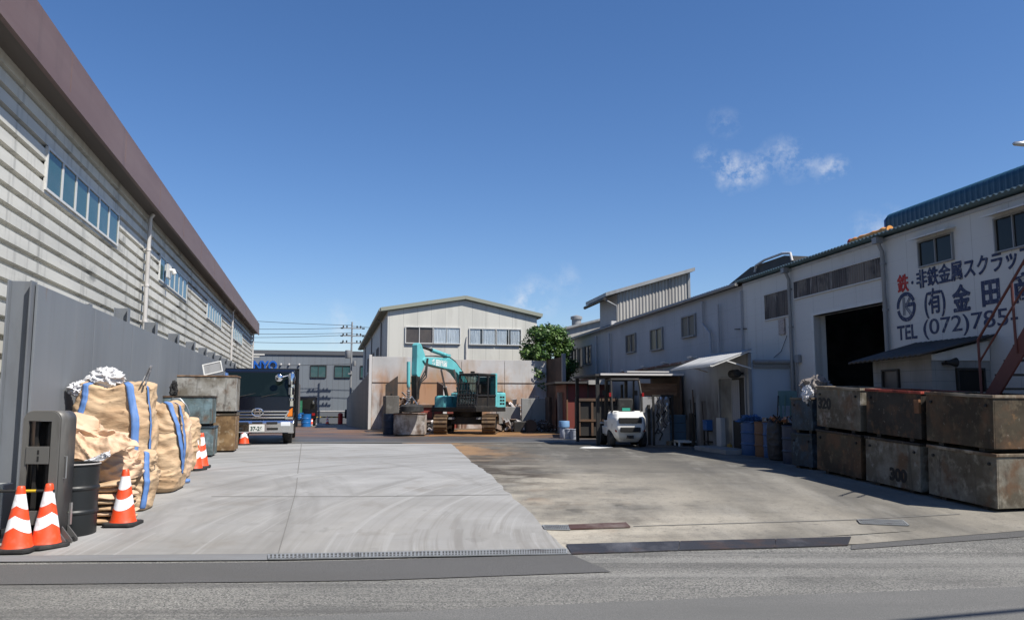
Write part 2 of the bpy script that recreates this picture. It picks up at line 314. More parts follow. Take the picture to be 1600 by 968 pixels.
class MB:
    def __init__(s, M=None):
        s.v, s.f, s.mi = [], [], []
        s.M = M

    def add(s, vs, fs, mi=0, T=None):
        o = len(s.v)
        for p in vs:
            p = V(p)
            if T is not None:
                p = T @ p
            if s.M is not None:
                p = s.M @ p
            s.v.append(p)
        for f in fs:
            s.f.append([i + o for i in f])
            s.mi.append(mi)
        return s

    def box(s, x0, x1, y0, y1, z0, z1, mi=0, T=None):
        return s.add([(x0, y0, z0), (x1, y0, z0), (x1, y1, z0), (x0, y1, z0), (x0, y0, z1), (x1, y0, z1), (x1, y1, z1), (x0, y1, z1)],
                     [(0, 3, 2, 1), (4, 5, 6, 7), (0, 1, 5, 4), (1, 2, 6, 5), (2, 3, 7, 6), (3, 0, 4, 7)], mi, T)

    def cbox(s, c, sz, rot=(0, 0, 0), mi=0):
        T = Matrix.Translation(c) @ Matrix.Rotation(rot[2], 4, 'Z') @ Matrix.Rotation(rot[1], 4, 'Y') @ Matrix.Rotation(rot[0], 4, 'X')
        a, b, c_ = sz[0] / 2, sz[1] / 2, sz[2] / 2
        return s.box(-a, a, -b, b, -c_, c_, mi, T)

    def bar(s, p, q, w, h, mi=0, up=(0, 0, 1)):
        p, q = V(p), V(q)
        d = (q - p).normalized()
        sx = d.cross(V(up))
        if sx.length < 1e-4:
            sx = d.cross(V((1, 0, 0)))
        sx.normalize()
        uz = sx.cross(d)
        vs = []
        for e in (p, q):
            for a, b in ((-1, -1), (1, -1), (1, 1), (-1, 1)):
                vs.append(e + sx * a * w / 2 + uz * b * h / 2)
        return s.add(vs, [(0, 1, 2, 3), (7, 6, 5, 4), (0, 4, 5, 1), (1, 5, 6, 2), (2, 6, 7, 3), (3, 7, 4, 0)], mi)

    def tube(s, pts, r, n=8, mi=0, cap=True):
        pts = [V(p) for p in pts]
        vs, fs = [], []
        prev = None
        for i, p in enumerate(pts):
            d = (pts[min(i + 1, len(pts) - 1)] - pts[max(i - 1, 0)]).normalized()
            if prev is None:
                a = d.cross(V((0, 0, 1)))
                if a.length < 1e-3:
                    a = d.cross(V((1, 0, 0)))
                a.normalize()
            else:
                a = (prev - d * prev.dot(d)).normalized()
            prev = a
            b = d.cross(a)
            rr = r[i] if hasattr(r, '__len__') else r
            for k in range(n):
                t = 2 * pi * k / n
                vs.append(p + a * cos(t) * rr + b * sin(t) * rr)
        for i in range(len(pts) - 1):
            for k in range(n):
                fs.append((i * n + k, i * n + (k + 1) % n, (i + 1) * n + (k + 1) % n, (i + 1) * n + k))
        if cap:
            fs.append(tuple(range(n))[::-1])
            fs.append(tuple((len(pts) - 1) * n + k for k in range(n)))
        return s.add(vs, fs, mi)

    def lathe(s, prof, n=24, c=(0, 0, 0), axis='Z', mi=0, caps=True):
        vs, fs = [], []
        for (r, h) in prof:
            for k in range(n):
                t = 2 * pi * k / n
                a, b = r * cos(t), r * sin(t)
                vs.append({'Z': (a, b, h), 'X': (h, a, b), 'Y': (b, h, a)}[axis])
        for i in range(len(prof) - 1):
            for k in range(n):
                fs.append((i * n + k, i * n + (k + 1) % n, (i + 1) * n + (k + 1) % n, (i + 1) * n + k))
        if caps:
            fs.append(tuple(range(n))[::-1])
            fs.append(tuple((len(prof) - 1) * n + k for k in range(n)))
        return s.add(vs, fs, mi, Matrix.Translation(c))

    def prism(s, poly, a, b, plane='XZ', mi=0):
        """extrude a polygon given in a plane from a to b along the third axis"""
        n = len(poly)
        mk = {'XZ': lambda p, t: (p[0], t, p[1]), 'YZ': lambda p, t: (t, p[0], p[1]), 'XY': lambda p, t: (p[0], p[1], t)}[plane]
        vs = [mk(p, a) for p in poly] + [mk(p, b) for p in poly]
        fs = [tuple(range(n)), tuple(range(2 * n - 1, n - 1, -1))] + [(i, i + n, (i + 1) % n + n, (i + 1) % n) for i in range(n)]
        return s.add(vs, fs, mi)

    def grid(s, fn, nu, nv, mi=0):
        vs = [fn(i / nu, j / nv) for i in range(nu + 1) for j in range(nv + 1)]
        fs = [(i * (nv + 1) + j, (i + 1) * (nv + 1) + j, (i + 1) * (nv + 1) + j + 1, i * (nv + 1) + j + 1) for i in range(nu) for j in range(nv)]
        return s.add(vs, fs, mi)

    def build(s, name, mats, parent=None, smooth=0, bevel=0, seg=2, rot=None, loc=None, thick=0, merge=False):
        me = bpy.data.meshes.new(name)
        me.from_pydata([tuple(v) for v in s.v], [], s.f)
        if not isinstance(mats, (list, tuple)):
            mats = [mats]
        for m in mats:
            me.materials.append(m)
        me.polygons.foreach_set('material_index', s.mi)
        bm = bmesh.new()
        bm.from_mesh(me)
        if merge:
            bmesh.ops.remove_doubles(bm, verts=bm.verts, dist=1e-4)
        bmesh.ops.recalc_face_normals(bm, faces=bm.faces)
        bm.to_mesh(me)
        bm.free()
        if smooth:
            me.polygons.foreach_set('use_smooth', [True] * len(me.polygons))
            me.set_sharp_from_angle(angle=R(smooth))
        o = bpy.data.objects.new(name, me)
        COL.objects.link(o)
        if parent is not None:
            o.parent = parent
        if loc is not None:
            o.location = loc
        if rot is not None:
            o.rotation_euler = rot
        if thick:
            md = o.modifiers.new('solid', 'SOLIDIFY')
            md.thickness = thick
            md.offset = 0
        if bevel:
            md = o.modifiers.new('bevel', 'BEVEL')
            md.width = bevel
            md.segments = seg
            md.limit_method = 'ANGLE'
            md.angle_limit = R(35)
        return o


def tag(o, label=None, cat=None, group=None, kind=None):
    for k, v in (('label', label), ('category', cat), ('group', group), ('kind', kind)):
        if v:
            o[k] = v
    return o


def thing(name, label, cat, loc=(0, 0, 0), rz=0, group=None, tilt=0):
    o = bpy.data.objects.new(name, None)
    o.empty_display_size = .2
    COL.objects.link(o)
    o.location = loc
    o.rotation_euler = (tilt, 0, rz)
    return tag(o, label, cat, group)


def copy_tree(o, parent=None):
    c = o.copy()
    COL.objects.link(c)
    if parent is not None:
        c.parent = parent
    for ch in list(o.children):
        copy_tree(ch, c)
    return c


def again(o, label, loc, rz=0, tilt=0):
    c = copy_tree(o)
    c.location = loc
    c.rotation_euler = (tilt, 0, rz)
    c['label'] = label
    return c


def lettering(txt, size, mat, parent, T, depth=.006, bold=0.0, sx=1.0, align='LEFT', name='lettering', spacing=1.0):
    cu = bpy.data.curves.new('lettering', 'FONT')
    cu.body = txt
    cu.size = size
    cu.extrude = depth / 2
    cu.offset = bold
    cu.align_x = align
    cu.space_character = spacing
    t = bpy.data.objects.new('tmp', cu)
    COL.objects.link(t)
    bpy.context.view_layer.update()
    dg = bpy.context.evaluated_depsgraph_get()
    me = bpy.data.meshes.new_from_object(t.evaluated_get(dg))
    bpy.data.objects.remove(t)
    me.transform(T @ Matrix.Diagonal((sx, 1, 1, 1)))
    me.materials.clear()
    me.materials.append(mat)
    o = bpy.data.objects.new(name, me)
    COL.objects.link(o)
    o.parent = parent
    return o


def basis(ex, ey, ez, o=(0, 0, 0)):
    m = Matrix.Identity(4)
    for i, e in enumerate((ex, ey, ez)):
        for j in range(3):
            m[j][i] = e[j]
    for j in range(3):
        m[j][3] = o[j]
    return m


def resample(pts, n):
    pts = [V(p) for p in pts]
    L = [0]
    for a, b in zip(pts, pts[1:]):
        L.append(L[-1] + (b - a).length)
    out = []
    for i in range(n + 1):
        t = L[-1] * i / n
        k = max(j for j in range(len(pts)) if L[j] <= t + 1e-9)
        if k == len(pts) - 1:
            out.append(pts[-1].copy())
        else:
            out.append(pts[k].lerp(pts[k + 1], (t - L[k]) / max(1e-9, L[k + 1] - L[k])))
    return out


def sheet(name, mat, left, right, dz, n=60, m=24):
    """a sheet of ground between two polylines seen from above, draped on the terrain"""
    a, b = resample([(p[0], p[1], 0) for p in left], n), resample([(p[0], p[1], 0) for p in right], n)

    def fn(u, v):
        i = round(u * n)
        p = a[i].lerp(b[i], v)
        return (p.x, p.y, gz(p.y) + dz)
    o = MB().grid(fn, n, m).build(name, mat, smooth=30)
    # faces of a ground sheet look up
    me = o.data
    if sum(p.normal.z for p in me.polygons) < 0:
        me.flip_normals()
    return tag(o, kind='structure')


YA = R(13.95)      # direction of the yard: its long walls run along (-sin, cos)
RB = R(9.35)       # direction of the long building on the right

# ---------------------------------------------------------------- ground, road, yard
g = MB()
ys = [-60, -20, 0, 6, 9, 10, 11, 12, 13, 14, 15, 20, 30, 38, 45, 55, 65, 80, 120, 400, 1500]
g.add([(x, y, gz(y) - .05) for y in ys for x in (-900, -200, -30, 30, 200, 900)], [(r * 6 + c, r * 6 + c + 1, (r + 1) * 6 + c + 1, (r + 1) * 6 + c) for r in range(len(ys) - 1) for c in range(5)])
tag(g.build('ground', soil), kind='structure')

EL = [G(-700, 876), G(0, 873), G(450, 870), G(890, 863)]              # edge of the road, left part
ER = [G(890, 864), G(1330, 852), G(1600, 829), G(2300, 775)]          # right part
edge = EL + ER[1:]
rm = MB()
xs = [-120] + [p.x for p in edge] + [150]
ye = [edge[0].y] + [p.y for p in edge] + [edge[-1].y + 4]
xs2, ye2 = [], []
for i in range(len(xs) - 1):
    for k in range(6):
        xs2.append(xs[i] + (xs[i + 1] - xs[i]) * k / 6)
        ye2.append(ye[i] + (ye[i + 1] - ye[i]) * k / 6)
nr = 40


def roadpt(i, j):
    y = -14 + (ye2[i] + .7 + 14) * (j / nr) ** .5
    return (xs2[i], y, gz(y) - .004)


rm.add([roadpt(i, j) for j in range(nr + 1) for i in range(len(xs2))], [(j * len(xs2) + i, j * len(xs2) + i + 1, (j + 1) * len(xs2) + i + 1, (j + 1) * len(xs2) + i) for j in range(nr) for i in range(len(xs2) - 1)])
tag(rm.build('road', asphalt), kind='structure')
sheet('asphalt_patch', asphalt_new, [G(-300, 884), G(0, 882), G(450, 878), G(893, 866)], [G(-300, 915), G(0, 913), G(560, 907), G(955, 893)], .004, 10, 2)
sheet('asphalt_patch', asphalt_mid, [G(-300, 985), G(500, 962), G(1000, 938), G(1900, 905)], [G(-300, 1300), G(500, 1300), G(1000, 1300), G(1900, 1300)], .004, 10, 2)
sheet('asphalt_patch', asphalt_new, [G(1330, 851), G(1600, 828), G(2200, 780)], [G(1330, 858), G(1600, 838), G(2200, 792)], .004, 10, 2)

DIAG = [G(890, 861), G(855, 832), G(835, 807), G(795, 771), G(740, 724), G(705, 693)]
DIAG = [p + V((.05 * NZ.noise(V((p.y * 2.3, 0, 1))) + .03 * NZ.noise(V((p.y * 9, 0, 5))), 0, 0)) for p in resample(DIAG, 90)]
LFT = [G(-700, 875), G(-500, 850), V((-6.1, 10.4, 0)), V((-9.4, 24, 0)), V((-9.9, 26.2, 0))]
sheet('yard_concrete', conc_brown, [G(885, 862), V((-2, 14, 0)), V((-3, 20, 0)), V((-3.6, 26.5, 0))], [G(2300, 776), V((14, 16, 0)), V((12, 20, 0)), V((10.5, 27.5, 0))], .004, 60, 30)
sheet('yard_slab', conc_light, LFT, DIAG, .010, 120, 30)
sheet('back_yard', conc_dark, [V((-12, 25.9, 0)), V((-14.5, 36, 0)), V((-30, 79, 0))], [G(880, 691) + V((0, .3, 0)), V((10, 36, 0)), V((8, 79, 0))], .0065, 90, 20)
sheet('back_yard', conc_dark, [G(880, 691), G(1010, 697), G(1165, 705)], [V((4, 31, 0)), V((7, 30, 0)), V((12, 30, 0))], .0085, 12, 12)
sheet('rusty_stain', M('rust_stain', (.2, .1, .04), .8, layers=[((.36, .2, .07), (.5, 1.3, 1), .42, .66, .9, 6), ((.1, .06, .03), (.7, 1.5, 1), .5, .66, .8, 6)]),
      [G(670, 682), G(690, 681), G(760, 682), G(830, 681), G(868, 678)], [G(672, 673), G(690, 671), G(760, 671), G(830, 672), G(868, 673)], .0125, 16, 4)
tag(sheet('pavement_joint', joint_m, [G(471, 690), G(462, 768), G(434, 866)], [G(472, 690), G(463.1, 768), G(435.5, 866)], .014, 20, 1))
sheet('pavement_joint', joint_m, [G(330, 776), G(560, 776), G(797, 773)], [G(330, 776.5), G(560, 776.5), G(797, 773.5)], .014, 6, 1)
sheet('pavement_joint', joint_m, [G(440, 690.5), G(690, 690.5), G(880, 690), G(1165, 703)], [G(440, 691.6), G(690, 691.6), G(880, 691.2), G(1165, 704.4)], .016, 6, 1)
sheet('pavement_joint', joint_m, [G(990, 822), G(1330, 812), G(1500, 803)], [G(990, 822.8), G(1330, 812.8), G(1500, 803.8)], .010, 8, 1)
sheet('yard_kerb', kerb_m, [G(-500, 868), G(0, 866), G(450, 864), G(888, 858)], [G(-500, 880), G(0, 878), G(450, 875), G(893, 866)], .009, 12, 2)
sheet('yard_kerb', conc_brown, [G(890, 850), G(1000, 846), G(1330, 838), G(1600, 815), G(2200, 768)], [G(890, 862), G(1000, 859), G(1330, 851), G(1600, 829), G(2200, 780)], .008, 12, 2)
sheet('concrete_apron', conc_light, [G(470, 666), G(508, 666)], [G(478, 661), G(515, 661)], .012, 4, 2)
sheet('pale_spot', M('pale_patch', (.6, .6, .58), .8), [G(905, 700), G(930, 701), G(958, 699)], [G(912, 698), G(930, 697.3), G(955, 698)], .012, 4, 2)  # small pale patch on the ground left of the forklift


def barw(q, n):
    return .45 * (q[1] - q[0]).length / n


def grating(label, p0, p1, p2, p3, nbar, group=None):
    """slotted steel drain cover between four ground points: near edge p0-p1, far edge p3-p2"""
    c = (p0 + p1 + p2 + p3) / 4
    c.z = gz(c.y)
    t = thing('drain_grating', label, 'drain grating', c, 0, group)
    q = [p - c for p in (p0, p1, p2, p3)]
    z = .017
    fr, sl = MB(), MB()
    for a, b in ((0, 1), (1, 2), (2, 3), (3, 0)):
        fr.bar(q[a] + V((0, 0, z)), q[b] + V((0, 0, z)), .02, .012)
    for i in range(1, nbar):
        u = i / nbar
        sl.bar(q[0].lerp(q[1], u) + V((0, 0, z)), q[3].lerp(q[2], u) + V((0, 0, z)), barw(q, nbar), .009)
    sl.bar(q[0].lerp(q[3], .5) + V((0, 0, z - .003)), q[1].lerp(q[2], .5) + V((0, 0, z - .001)), .02, .008)
    pit = MB().add([q[i] + V((0, 0, .0118)) for i in range(4)], [(0, 1, 2, 3)])
    fr.build('frame', grate_m, t)
    sl.build('slats', grate_m, t)
    pit.build('pit', M('drain_dark', (.06, .06, .06), .9), t)
    return t


xg = [(420, 560), (560, 690), (690, 800), (800, 886)]
for i, (a, b) in enumerate(xg):
    ya, yb = 875 - (a - 420) * .0185, 875 - (b - 420) * .0185
    grating(['steel drain grating at the road edge, first of the strip from the left', 'steel drain grating of the roadside strip in front of the light slab', 'steel drain grating of the roadside strip, next to the last one', 'last steel drain grating of the strip beside the checker plates'][i],
            G(a, ya), G(b - 1, yb), G(b - 1, yb - 7), G(a, ya - 7), 22, 'drain gratings along the road edge')
grating('square drain grating in the brown concrete near the rusty bins', G(1345, 819), G(1420, 822), G(1410, 814), G(1340, 813), 22)
grating('short drain grating beside the rusty cover plate', G(852, 828), G(890, 829), G(888, 822), G(848, 822), 14)
c0 = G(935, 824)
t = MB()
q = [G(890, 828.5) - c0, G(985, 825) - c0, G(978, 818.5) - c0, G(888, 822) - c0]
t.add([p + V((0, 0, .012)) for p in q] + [p + V((0, 0, .028)) for p in q], [(0, 3, 2, 1), (4, 5, 6, 7), (0, 1, 5, 4), (1, 2, 6, 5), (2, 3, 7, 6), (3, 0, 4, 7)])
tag(t.build('cover_plate', rustplate_m, loc=c0), 'rust red steel cover plate let into the brown concrete', 'cover plate')
# checker plates laid as a ramp along the road edge
pl = [((893, 866), (1060, 860), (1062, 847), (885, 852)), ((1061, 860), (1210, 856), (1212, 843.5), (1063, 847)), ((1211, 856), (1325, 852), (1330, 840), (1213, 843.5))]
for i, q in enumerate(pl):
    w = [G(*p) for p in q]
    c = (w[0] + w[1] + w[2] + w[3]) / 4
    c.z = gz(c.y)
    m = MB()
    dz = [.004, .004, .012, .012]
    m.add([p - c + V((0, 0, d)) for p, d in zip(w, dz)] + [p - c + V((0, 0, d + .009)) for p, d in zip(w, dz)], [(0, 3, 2, 1), (4, 5, 6, 7), (0, 1, 5, 4), (1, 2, 6, 5), (2, 3, 7, 6), (3, 0, 4, 7)])
    tag(m.build('ramp_plate', plate_m, loc=c), ['dark checker plate ramp nearest the drain gratings', 'dark checker plate ramp between two others at the road edge', 'dark checker plate ramp nearest the rusty bins'][i], 'ramp plate', 'checker plates along the road edge')

# ---------------------------------------------------------------- windows


def window(parent, T, w, h, cols, frame_m, pane_m, fw=.05, depth=.07, sill=True, mull=None, curtain=None, lbl=None):
    """T maps (along, outward, up) from the lower left corner; one frame mesh with its panes as one child"""
    f = MB(T)
    f.box(-fw, 0, -.02, depth, -fw, h + fw)
    f.box(w, w + fw, -.02, depth, -fw, h + fw)
    f.box(0, w, -.02, depth, h, h + fw)
    f.box(0, w, -.02, depth + (.04 if sill else 0), -fw, 0)
    mw = mull or fw * .8
    for i in range(1, cols):
        x = w * i / cols
        f.box(x - mw / 2, x + mw / 2, -.012, depth * .8, .001, h - .001)
    if curtain:
        f.box(.001, w - .001, .003, .006, .001, h - .001, 1)
    o = f.build('window', [frame_m, inner], parent)
    if lbl:
        o['label'] = lbl
    pz = .052 if curtain else .004
    MB(T).box(.001, w - .001, pz, pz + .006, .001, h - .001).build('pane', pane_m, o)
    for (a, b) in (curtain or ()):
        c = MB(T)
        c.grid(lambda u, v, a=a, b=b: (w * (a + (b - a) * u), .028 + .012 * sin(u * 55 + 4 * NZ.noise(V((u * 9, v * 2, a * 9)))), .01 + (h - .02) * v), 90, 4)
        c.build('curtain', curtain_m, o, smooth=60)
    return o


curtain_m = M('white_curtain', (.72, .74, .76), .8, layers=[((.5, .54, .58), (3, 3, .4), .45, .7, .7)])

# ================================================================ left warehouse
TA = 1 / cos(YA)


def left_t(px, x0, py=450):
    """distance along a wall of the yard, from a photo pixel on that wall"""
    d = ray(px, py)
    return -x0 / (d.x + tan(YA) * d.y) * d.y * TA


LB = thing('warehouse', 'long pale ribbed warehouse with brown fascia and high window bands', 'warehouse', (-4.6, 0, 0), YA)
T0, T1 = 3.0, 60.9
mb = MB()
prof = []
z = -.4
while z < 6.5:
    prof += [(0, z), (0, z + .18), (-.085, z + .186), (-.085, z + .268)]
    z += .276
prof += [(0, 6.68)]
mb.add([(p[0], t, p[1]) for t in (T0, T1) for p in prof], [(i, i + 1, i + 1 + len(prof), i + len(prof)) for i in range(len(prof) - 1)])
mb.box(-13, -.09, T0, T1, -.4, 6.66)
mb.build('wall', siding, LB)
MB().prism([(.42, 6.66), (.42, 7.44), (.36, 7.5), (-.1, 7.52), (-6.5, 8.3), (-13.4, 7.5), (-13.4, 6.7), (-.02, 6.7)], T0 - .2, T1 + .35).build('roof', fascia_m, LB)
f = MB().box(.36, .435, T0 - .21, T1 + .36, 6.6, 6.72)
for t in range(5, 60, 4):
    f.box(.42, .426, t, t + .02, 6.73, 7.42)
f.build('fascia_trim', fascia_m, LB)
MB().box(-.05, .34, T0 - .1, T1 + .2, 6.665, 6.695).build('soffit', soffit_m, LB)
# plinth
MB().box(-.02, .03, T0, T1, -.4, .55).build('plinth', nyo_low, LB)
Tl = lambda t, z: basis((0, 1, 0), (1, 0, 0), (0, 0, 1), (0, t, z))
for (pa, ya), (pb, yb) in (((72, 268), (183, 360)), ((249, 422), (291, 456)), ((323, 494), (345, 512)), ((363, 523), (378, 535))):
    ta, tb = left_t(pa, 4.6, ya), left_t(pb, 4.6, yb)
    window(LB, Tl(ta, EYE + 3.57), tb - ta, .66, 6, white_metal, tealglass, fw=.045, depth=.03, mull=.085, sill=False)
# wall-mounted fan at the second window
fx = left_t(256, 4.6, 435)
m = MB().box(.1, .16, fx - .25, fx + .3, EYE + 3.7, EYE + 4.1)
m.tube([(.16, fx + .1, EYE + 3.95), (.24, fx + .1, EYE + 3.95), (.28, fx + .1, EYE + 3.84)], .07, 10)
m.build('vent_hood', white_metal, LB, smooth=40)
for px, py in ((224, 400), (360, 500), (393, 535)):
    t = left_t(px, 4.6, py)
    m = MB().tube([(.12, t, .2), (.12, t, 6.5), (.2, t, 6.62)], .055, 10)
    for k in range(6):
        m.lathe([(.066, -.03), (.066, .03)], 10, (.12, t, .9 + k * .95))
        m.box(0, .07, t - .02, t + .02, .88 + k * .95, .92 + k * .95)
    m.build('downpipe', pvc, LB, smooth=40)
tB = T1 - .3
m = MB().box(.0, .55, tB - .05, tB + .2, 4.9, 5.05).box(.1, .9, tB - .1, tB + .25, 5.06, 5.16)
m.build('wall_lamp', white_metal, LB)

# ---------------------------------------------------------------- grey steel fence in front of it
FE = thing('steel_fence', 'tall grey painted steel plate fence along the warehouse', 'fence', (-3.62, 0, 0), YA)
m = MB()
t = 10.60
while t < 46:
    m.box(-.03, 0, t, t + 2.84, 0, 3.17)
    t += 2.85
m.build('plate', greypaint, FE, bevel=.004)


def h_post(t, z1, name='post'):
    m = MB()
    m.box(-.32, -.3, t - .11, t + .11, 0, z1).box(-.06, -.04, t - .11, t + .11, 0, z1).box(-.30, -.06, t - .008, t + .008, 0, z1)
    m.build(name, greypost, FE, bevel=.003)


h_post(10.58, 3.2, 'end_post')
for px in (147, 205, 248, 282, 307, 325, 338, 348, 357, 364, 370):
    t = left_t(px, 3.62, 432 + .425 * (px - 53))
    z1 = 3.17 + (.3 if px > 150 else .06)
    m = MB()
    for (a, b, c_, d) in ((-.30, -.28, -.09, .09), (-.06, -.04, -.09, .09)):
        m.box(a, b, t + c_, t + d, .1, z1)
    m.add([(-.28, t, .1), (-.06, t, .1), (-.06, t, z1), (-.28, t, z1), (-.28, t + .012, .1), (-.06, t + .012, .1), (-.06, t + .012, z1), (-.28, t + .012, z1)],
          [(0, 1, 2, 3), (7, 6, 5, 4), (3, 2, 6, 7)])
    m.build('post', greypost, FE)

# ================================================================ blue-grey building at the end of the passage
SB = thing('factory', 'low blue grey factory with blue rooftop letters behind the truck', 'factory', (AX(372, 80), 80, -.6), YA - R(.6))
m = MB().box(0, 26, 0, 14, 0, 6.75 + .6 - .35)
m.build('wall', nyo_wall, SB)
MB().box(-.1, 26.1, -.12, 14.1, 7.0, 7.42).build('parapet', M('slate_trim', (.1, .105, .115), .6), SB)
MB().box(-.02, 26.02, -.06, .0, 0, 1.25).build('plinth', nyo_low, SB)
MB().box(-.02, 26.02, -.09, -.06, 1.25, 1.33).build('rail', pvc, SB)
for (px, w) in ((479, 1.5), (514, 1.55), (552, 1.6)):
    x = (AX(px, 80.9) - AX(372, 80)) / cos(YA) * 1.03
    window(SB, basis((1, 0, 0), (0, -1, 0), (0, 0, 1), (x, 0, 4.75)), w, 1.15, 2, M('black_frame', (.05, .05, .05), .4), tealglass, fw=.06, depth=.08)
xl = (AX(389, 80) - AX(372, 80)) / cos(YA)
lettering('NYO', 1.3, sign_blue, SB, basis((1, 0, 0), (0, 0, 1), (0, -1, 0), (xl + .25, -.14, 5.42)), .16, .03, .84, spacing=.95)
for px in (436, 448, 463):
    x = (AX(px, 80.5) - AX(372, 80)) / cos(YA)
    MB().lathe([(.02, 0), (.09, .02), (.11, .1), (.08, .14)], 12, (x, -.2, 6.0), 'Y').build('vent_cap', pvc, SB, smooth=50)

# ================================================================ beige gabled building
CB = thing('gabled_building', 'beige gabled workshop with green eaves and curtained upper windows', 'workshop', (AX(604, 44), 44, 0), R(12.8))
zc = lambda py, Y: EYE + (627 - py) / 1245 * Y
wC = 8.55
ze, zr, xr = zc(483, 44), zc(469, 45), 4.35
zE = zc(495, 46)
m = MB().prism([(0, -.4), (wC, -.4), (wC, zE), (xr, zr), (0, ze)], 0, .2)
m.build('gable_wall', cream, CB)
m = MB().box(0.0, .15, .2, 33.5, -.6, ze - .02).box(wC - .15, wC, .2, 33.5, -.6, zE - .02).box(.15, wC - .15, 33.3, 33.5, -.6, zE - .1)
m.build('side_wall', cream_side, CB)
rf = MB()
lo, hi = .02, .22
rf.prism([(-.32, ze - .16), (xr, zr + lo), (xr, zr + hi), (-.36, ze + .06)], -.14, 34.2)
rf.prism([(wC + .22, zE - .1), (wC + .26, zE + .12), (xr, zr + hi), (xr, zr + lo)], -.14, 34.2)
rf.build('roof', roof_green, CB)
g = MB()
g.tube([(-.4, -.16, ze - .04), (-.4, 34.2, ze - .04)], .1, 10)
for a, b in (((-.4, ze - .02), (xr, zr + .16)), ((xr, zr + .16), (wC + .3, zE + .06))):
    g.bar((a[0], -.17, a[1]), (b[0], -.17, b[1]), .06, .2)
g.build('eave_trim', M('pale_green_trim', (.3, .31, .25), .5), CB, smooth=40)
Tc = lambda x, z: basis((1, 0, 0), (0, -1, 0), (0, 0, 1), (x, 0, z))
clear = glassy('clear_glass', (.93, .95, .96), .08)
zs = zc(536, 44.5)
window(CB, Tc(1.02, zs), 1.48, .86, 2, white_metal, dimglass, fw=.05)
window(CB, Tc(2.56, zs), 1.48, .86, 2, white_metal, clear, fw=.05, curtain=[(.02, .48), (.52, .98)])
window(CB, Tc(4.62, zs - .02), 1.48, .86, 2, white_metal, clear, fw=.05, curtain=[(.02, .4), (.53, .97)])
window(CB, Tc(6.16, zs - .02), 1.42, .86, 2, white_metal, clear, fw=.05, curtain=[(.03, .42), (.58, .96)])
MB().tube([(4.42, -.08, 3.2), (4.42, -.08, zs + .1), (4.46, -.05, zs + .4)], .035, 8).build('conduit', pvc, CB, smooth=40)
Ts = lambda y, z: basis((0, 1, 0), (-1, 0, 0), (0, 0, 1), (0, y, z))
for y in (8, 13.5, 21):
    window(CB, Ts(y, 4.1), 1.7, 1.0, 2, pvc_grey, darkglass)
for y in (4.5, 16, 27):
    MB().tube([(-.08, y, .1), (-.08, y, ze - .35), (-.3, y, ze - .15)], .05, 8).build('downpipe', pvc_grey, CB, smooth=40)

# ---------------------------------------------------------------- slanting boundary wall beside the passage
x0, y0 = AX(576, 40.2), 40.2
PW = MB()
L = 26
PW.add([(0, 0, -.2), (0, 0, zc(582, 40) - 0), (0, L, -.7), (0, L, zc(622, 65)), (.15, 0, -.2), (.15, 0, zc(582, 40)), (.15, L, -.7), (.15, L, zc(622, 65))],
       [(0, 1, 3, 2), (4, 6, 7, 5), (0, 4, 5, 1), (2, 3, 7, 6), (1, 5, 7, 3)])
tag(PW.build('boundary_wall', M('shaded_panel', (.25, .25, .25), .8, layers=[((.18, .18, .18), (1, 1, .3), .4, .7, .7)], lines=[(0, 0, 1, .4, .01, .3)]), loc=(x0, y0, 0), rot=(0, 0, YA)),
    'plain grey wall with a falling top edge beside the passage', 'wall')

# ================================================================ scrap bay of stained plates
BW = thing('scrap_bay', 'tall rust stained steel bay wall behind the excavator', 'bay wall', (AX(581, 39.5), 39.5, .3), YA)
zt = zc(561, 40) - .3
wB = 9.0
cols = 4
m = MB()
for i in range(cols):
    a, b = wB * i / cols, wB * (i + 1) / cols - .02
    m.box(a, b, 0, .06, 0, zt - 1.2)
    m.box(a, b, .002, .058, zt - 1.185, zt + (.1 if i == 0 else 0))
m.build('plate', rustwall, BW, bevel=.006)
m = MB()
for i in range(cols + 1):
    m.box(wB * i / cols - .06, wB * i / cols + .06, .07, .3, 0, zt - .1)
m.box(0, wB, -.02, -.0, zt - 1.2, zt - 1.16)
m.build('stiffener', rustdark, BW)
# right return
m = MB().box(wB, wB + .08, -2.6, .06, 0, zt + .05)
m.build('side_plate', rustdark, BW)
MB().box(wB - .02, wB + .16, -2.76, -2.6, 0, zt + .22).build('corner_post', pvc_grey, BW, bevel=.01)
MB().box(-.16, -.02, -.1, .1, 0, zt + .18).build('corner_post', pvc, BW, bevel=.01)

# dividers of the bay: things leaning in front of it


def slab(name, label, cat, px, Y, w, th, h, rz, mat, mat2=None, top=None):
    p = V((AX(px, Y), Y, gz(Y)))
    t = thing(name, label, cat, p, rz)
    m = MB()
    if top:
        m.prism([(0, 0), (w, 0), (w, h), (0, top)], 0, th)
    else:
        m.box(0, w, 0, th, 0, h)
    m.build('plate', mat, t, bevel=.015)
    return t


conc_blk = M('grey_block', (.3, .3, .29), .85, layers=[((.2, .2, .19), (1, 1, .6), .42, .7, .8), ((.14, .13, .12), (4, 4, 1), .58, .72, .6)], bump=(20, .3, .01))
# plate divider at the left of the bay, running towards the street
D1 = thing('bay_divider', 'dark rusty divider plate at the left end of the scrap bay', 'divider', (AX(606, 37), 37, .3), YA)
MB().prism([(-.1, 0), (.46, 0), (.46, zc(587, 37.1) - .3), (-.1, zc(601, 37) - .3)], 0, .08).build('plate', M('black_steel', (.04, .034, .03), .8, layers=[((.09, .055, .035), (2, 2, 1), .5, .66, .8)]), D1)
MB().box(.36, .46, .081, 2.4, 0, 1.9).build('brace', rustdark, D1)

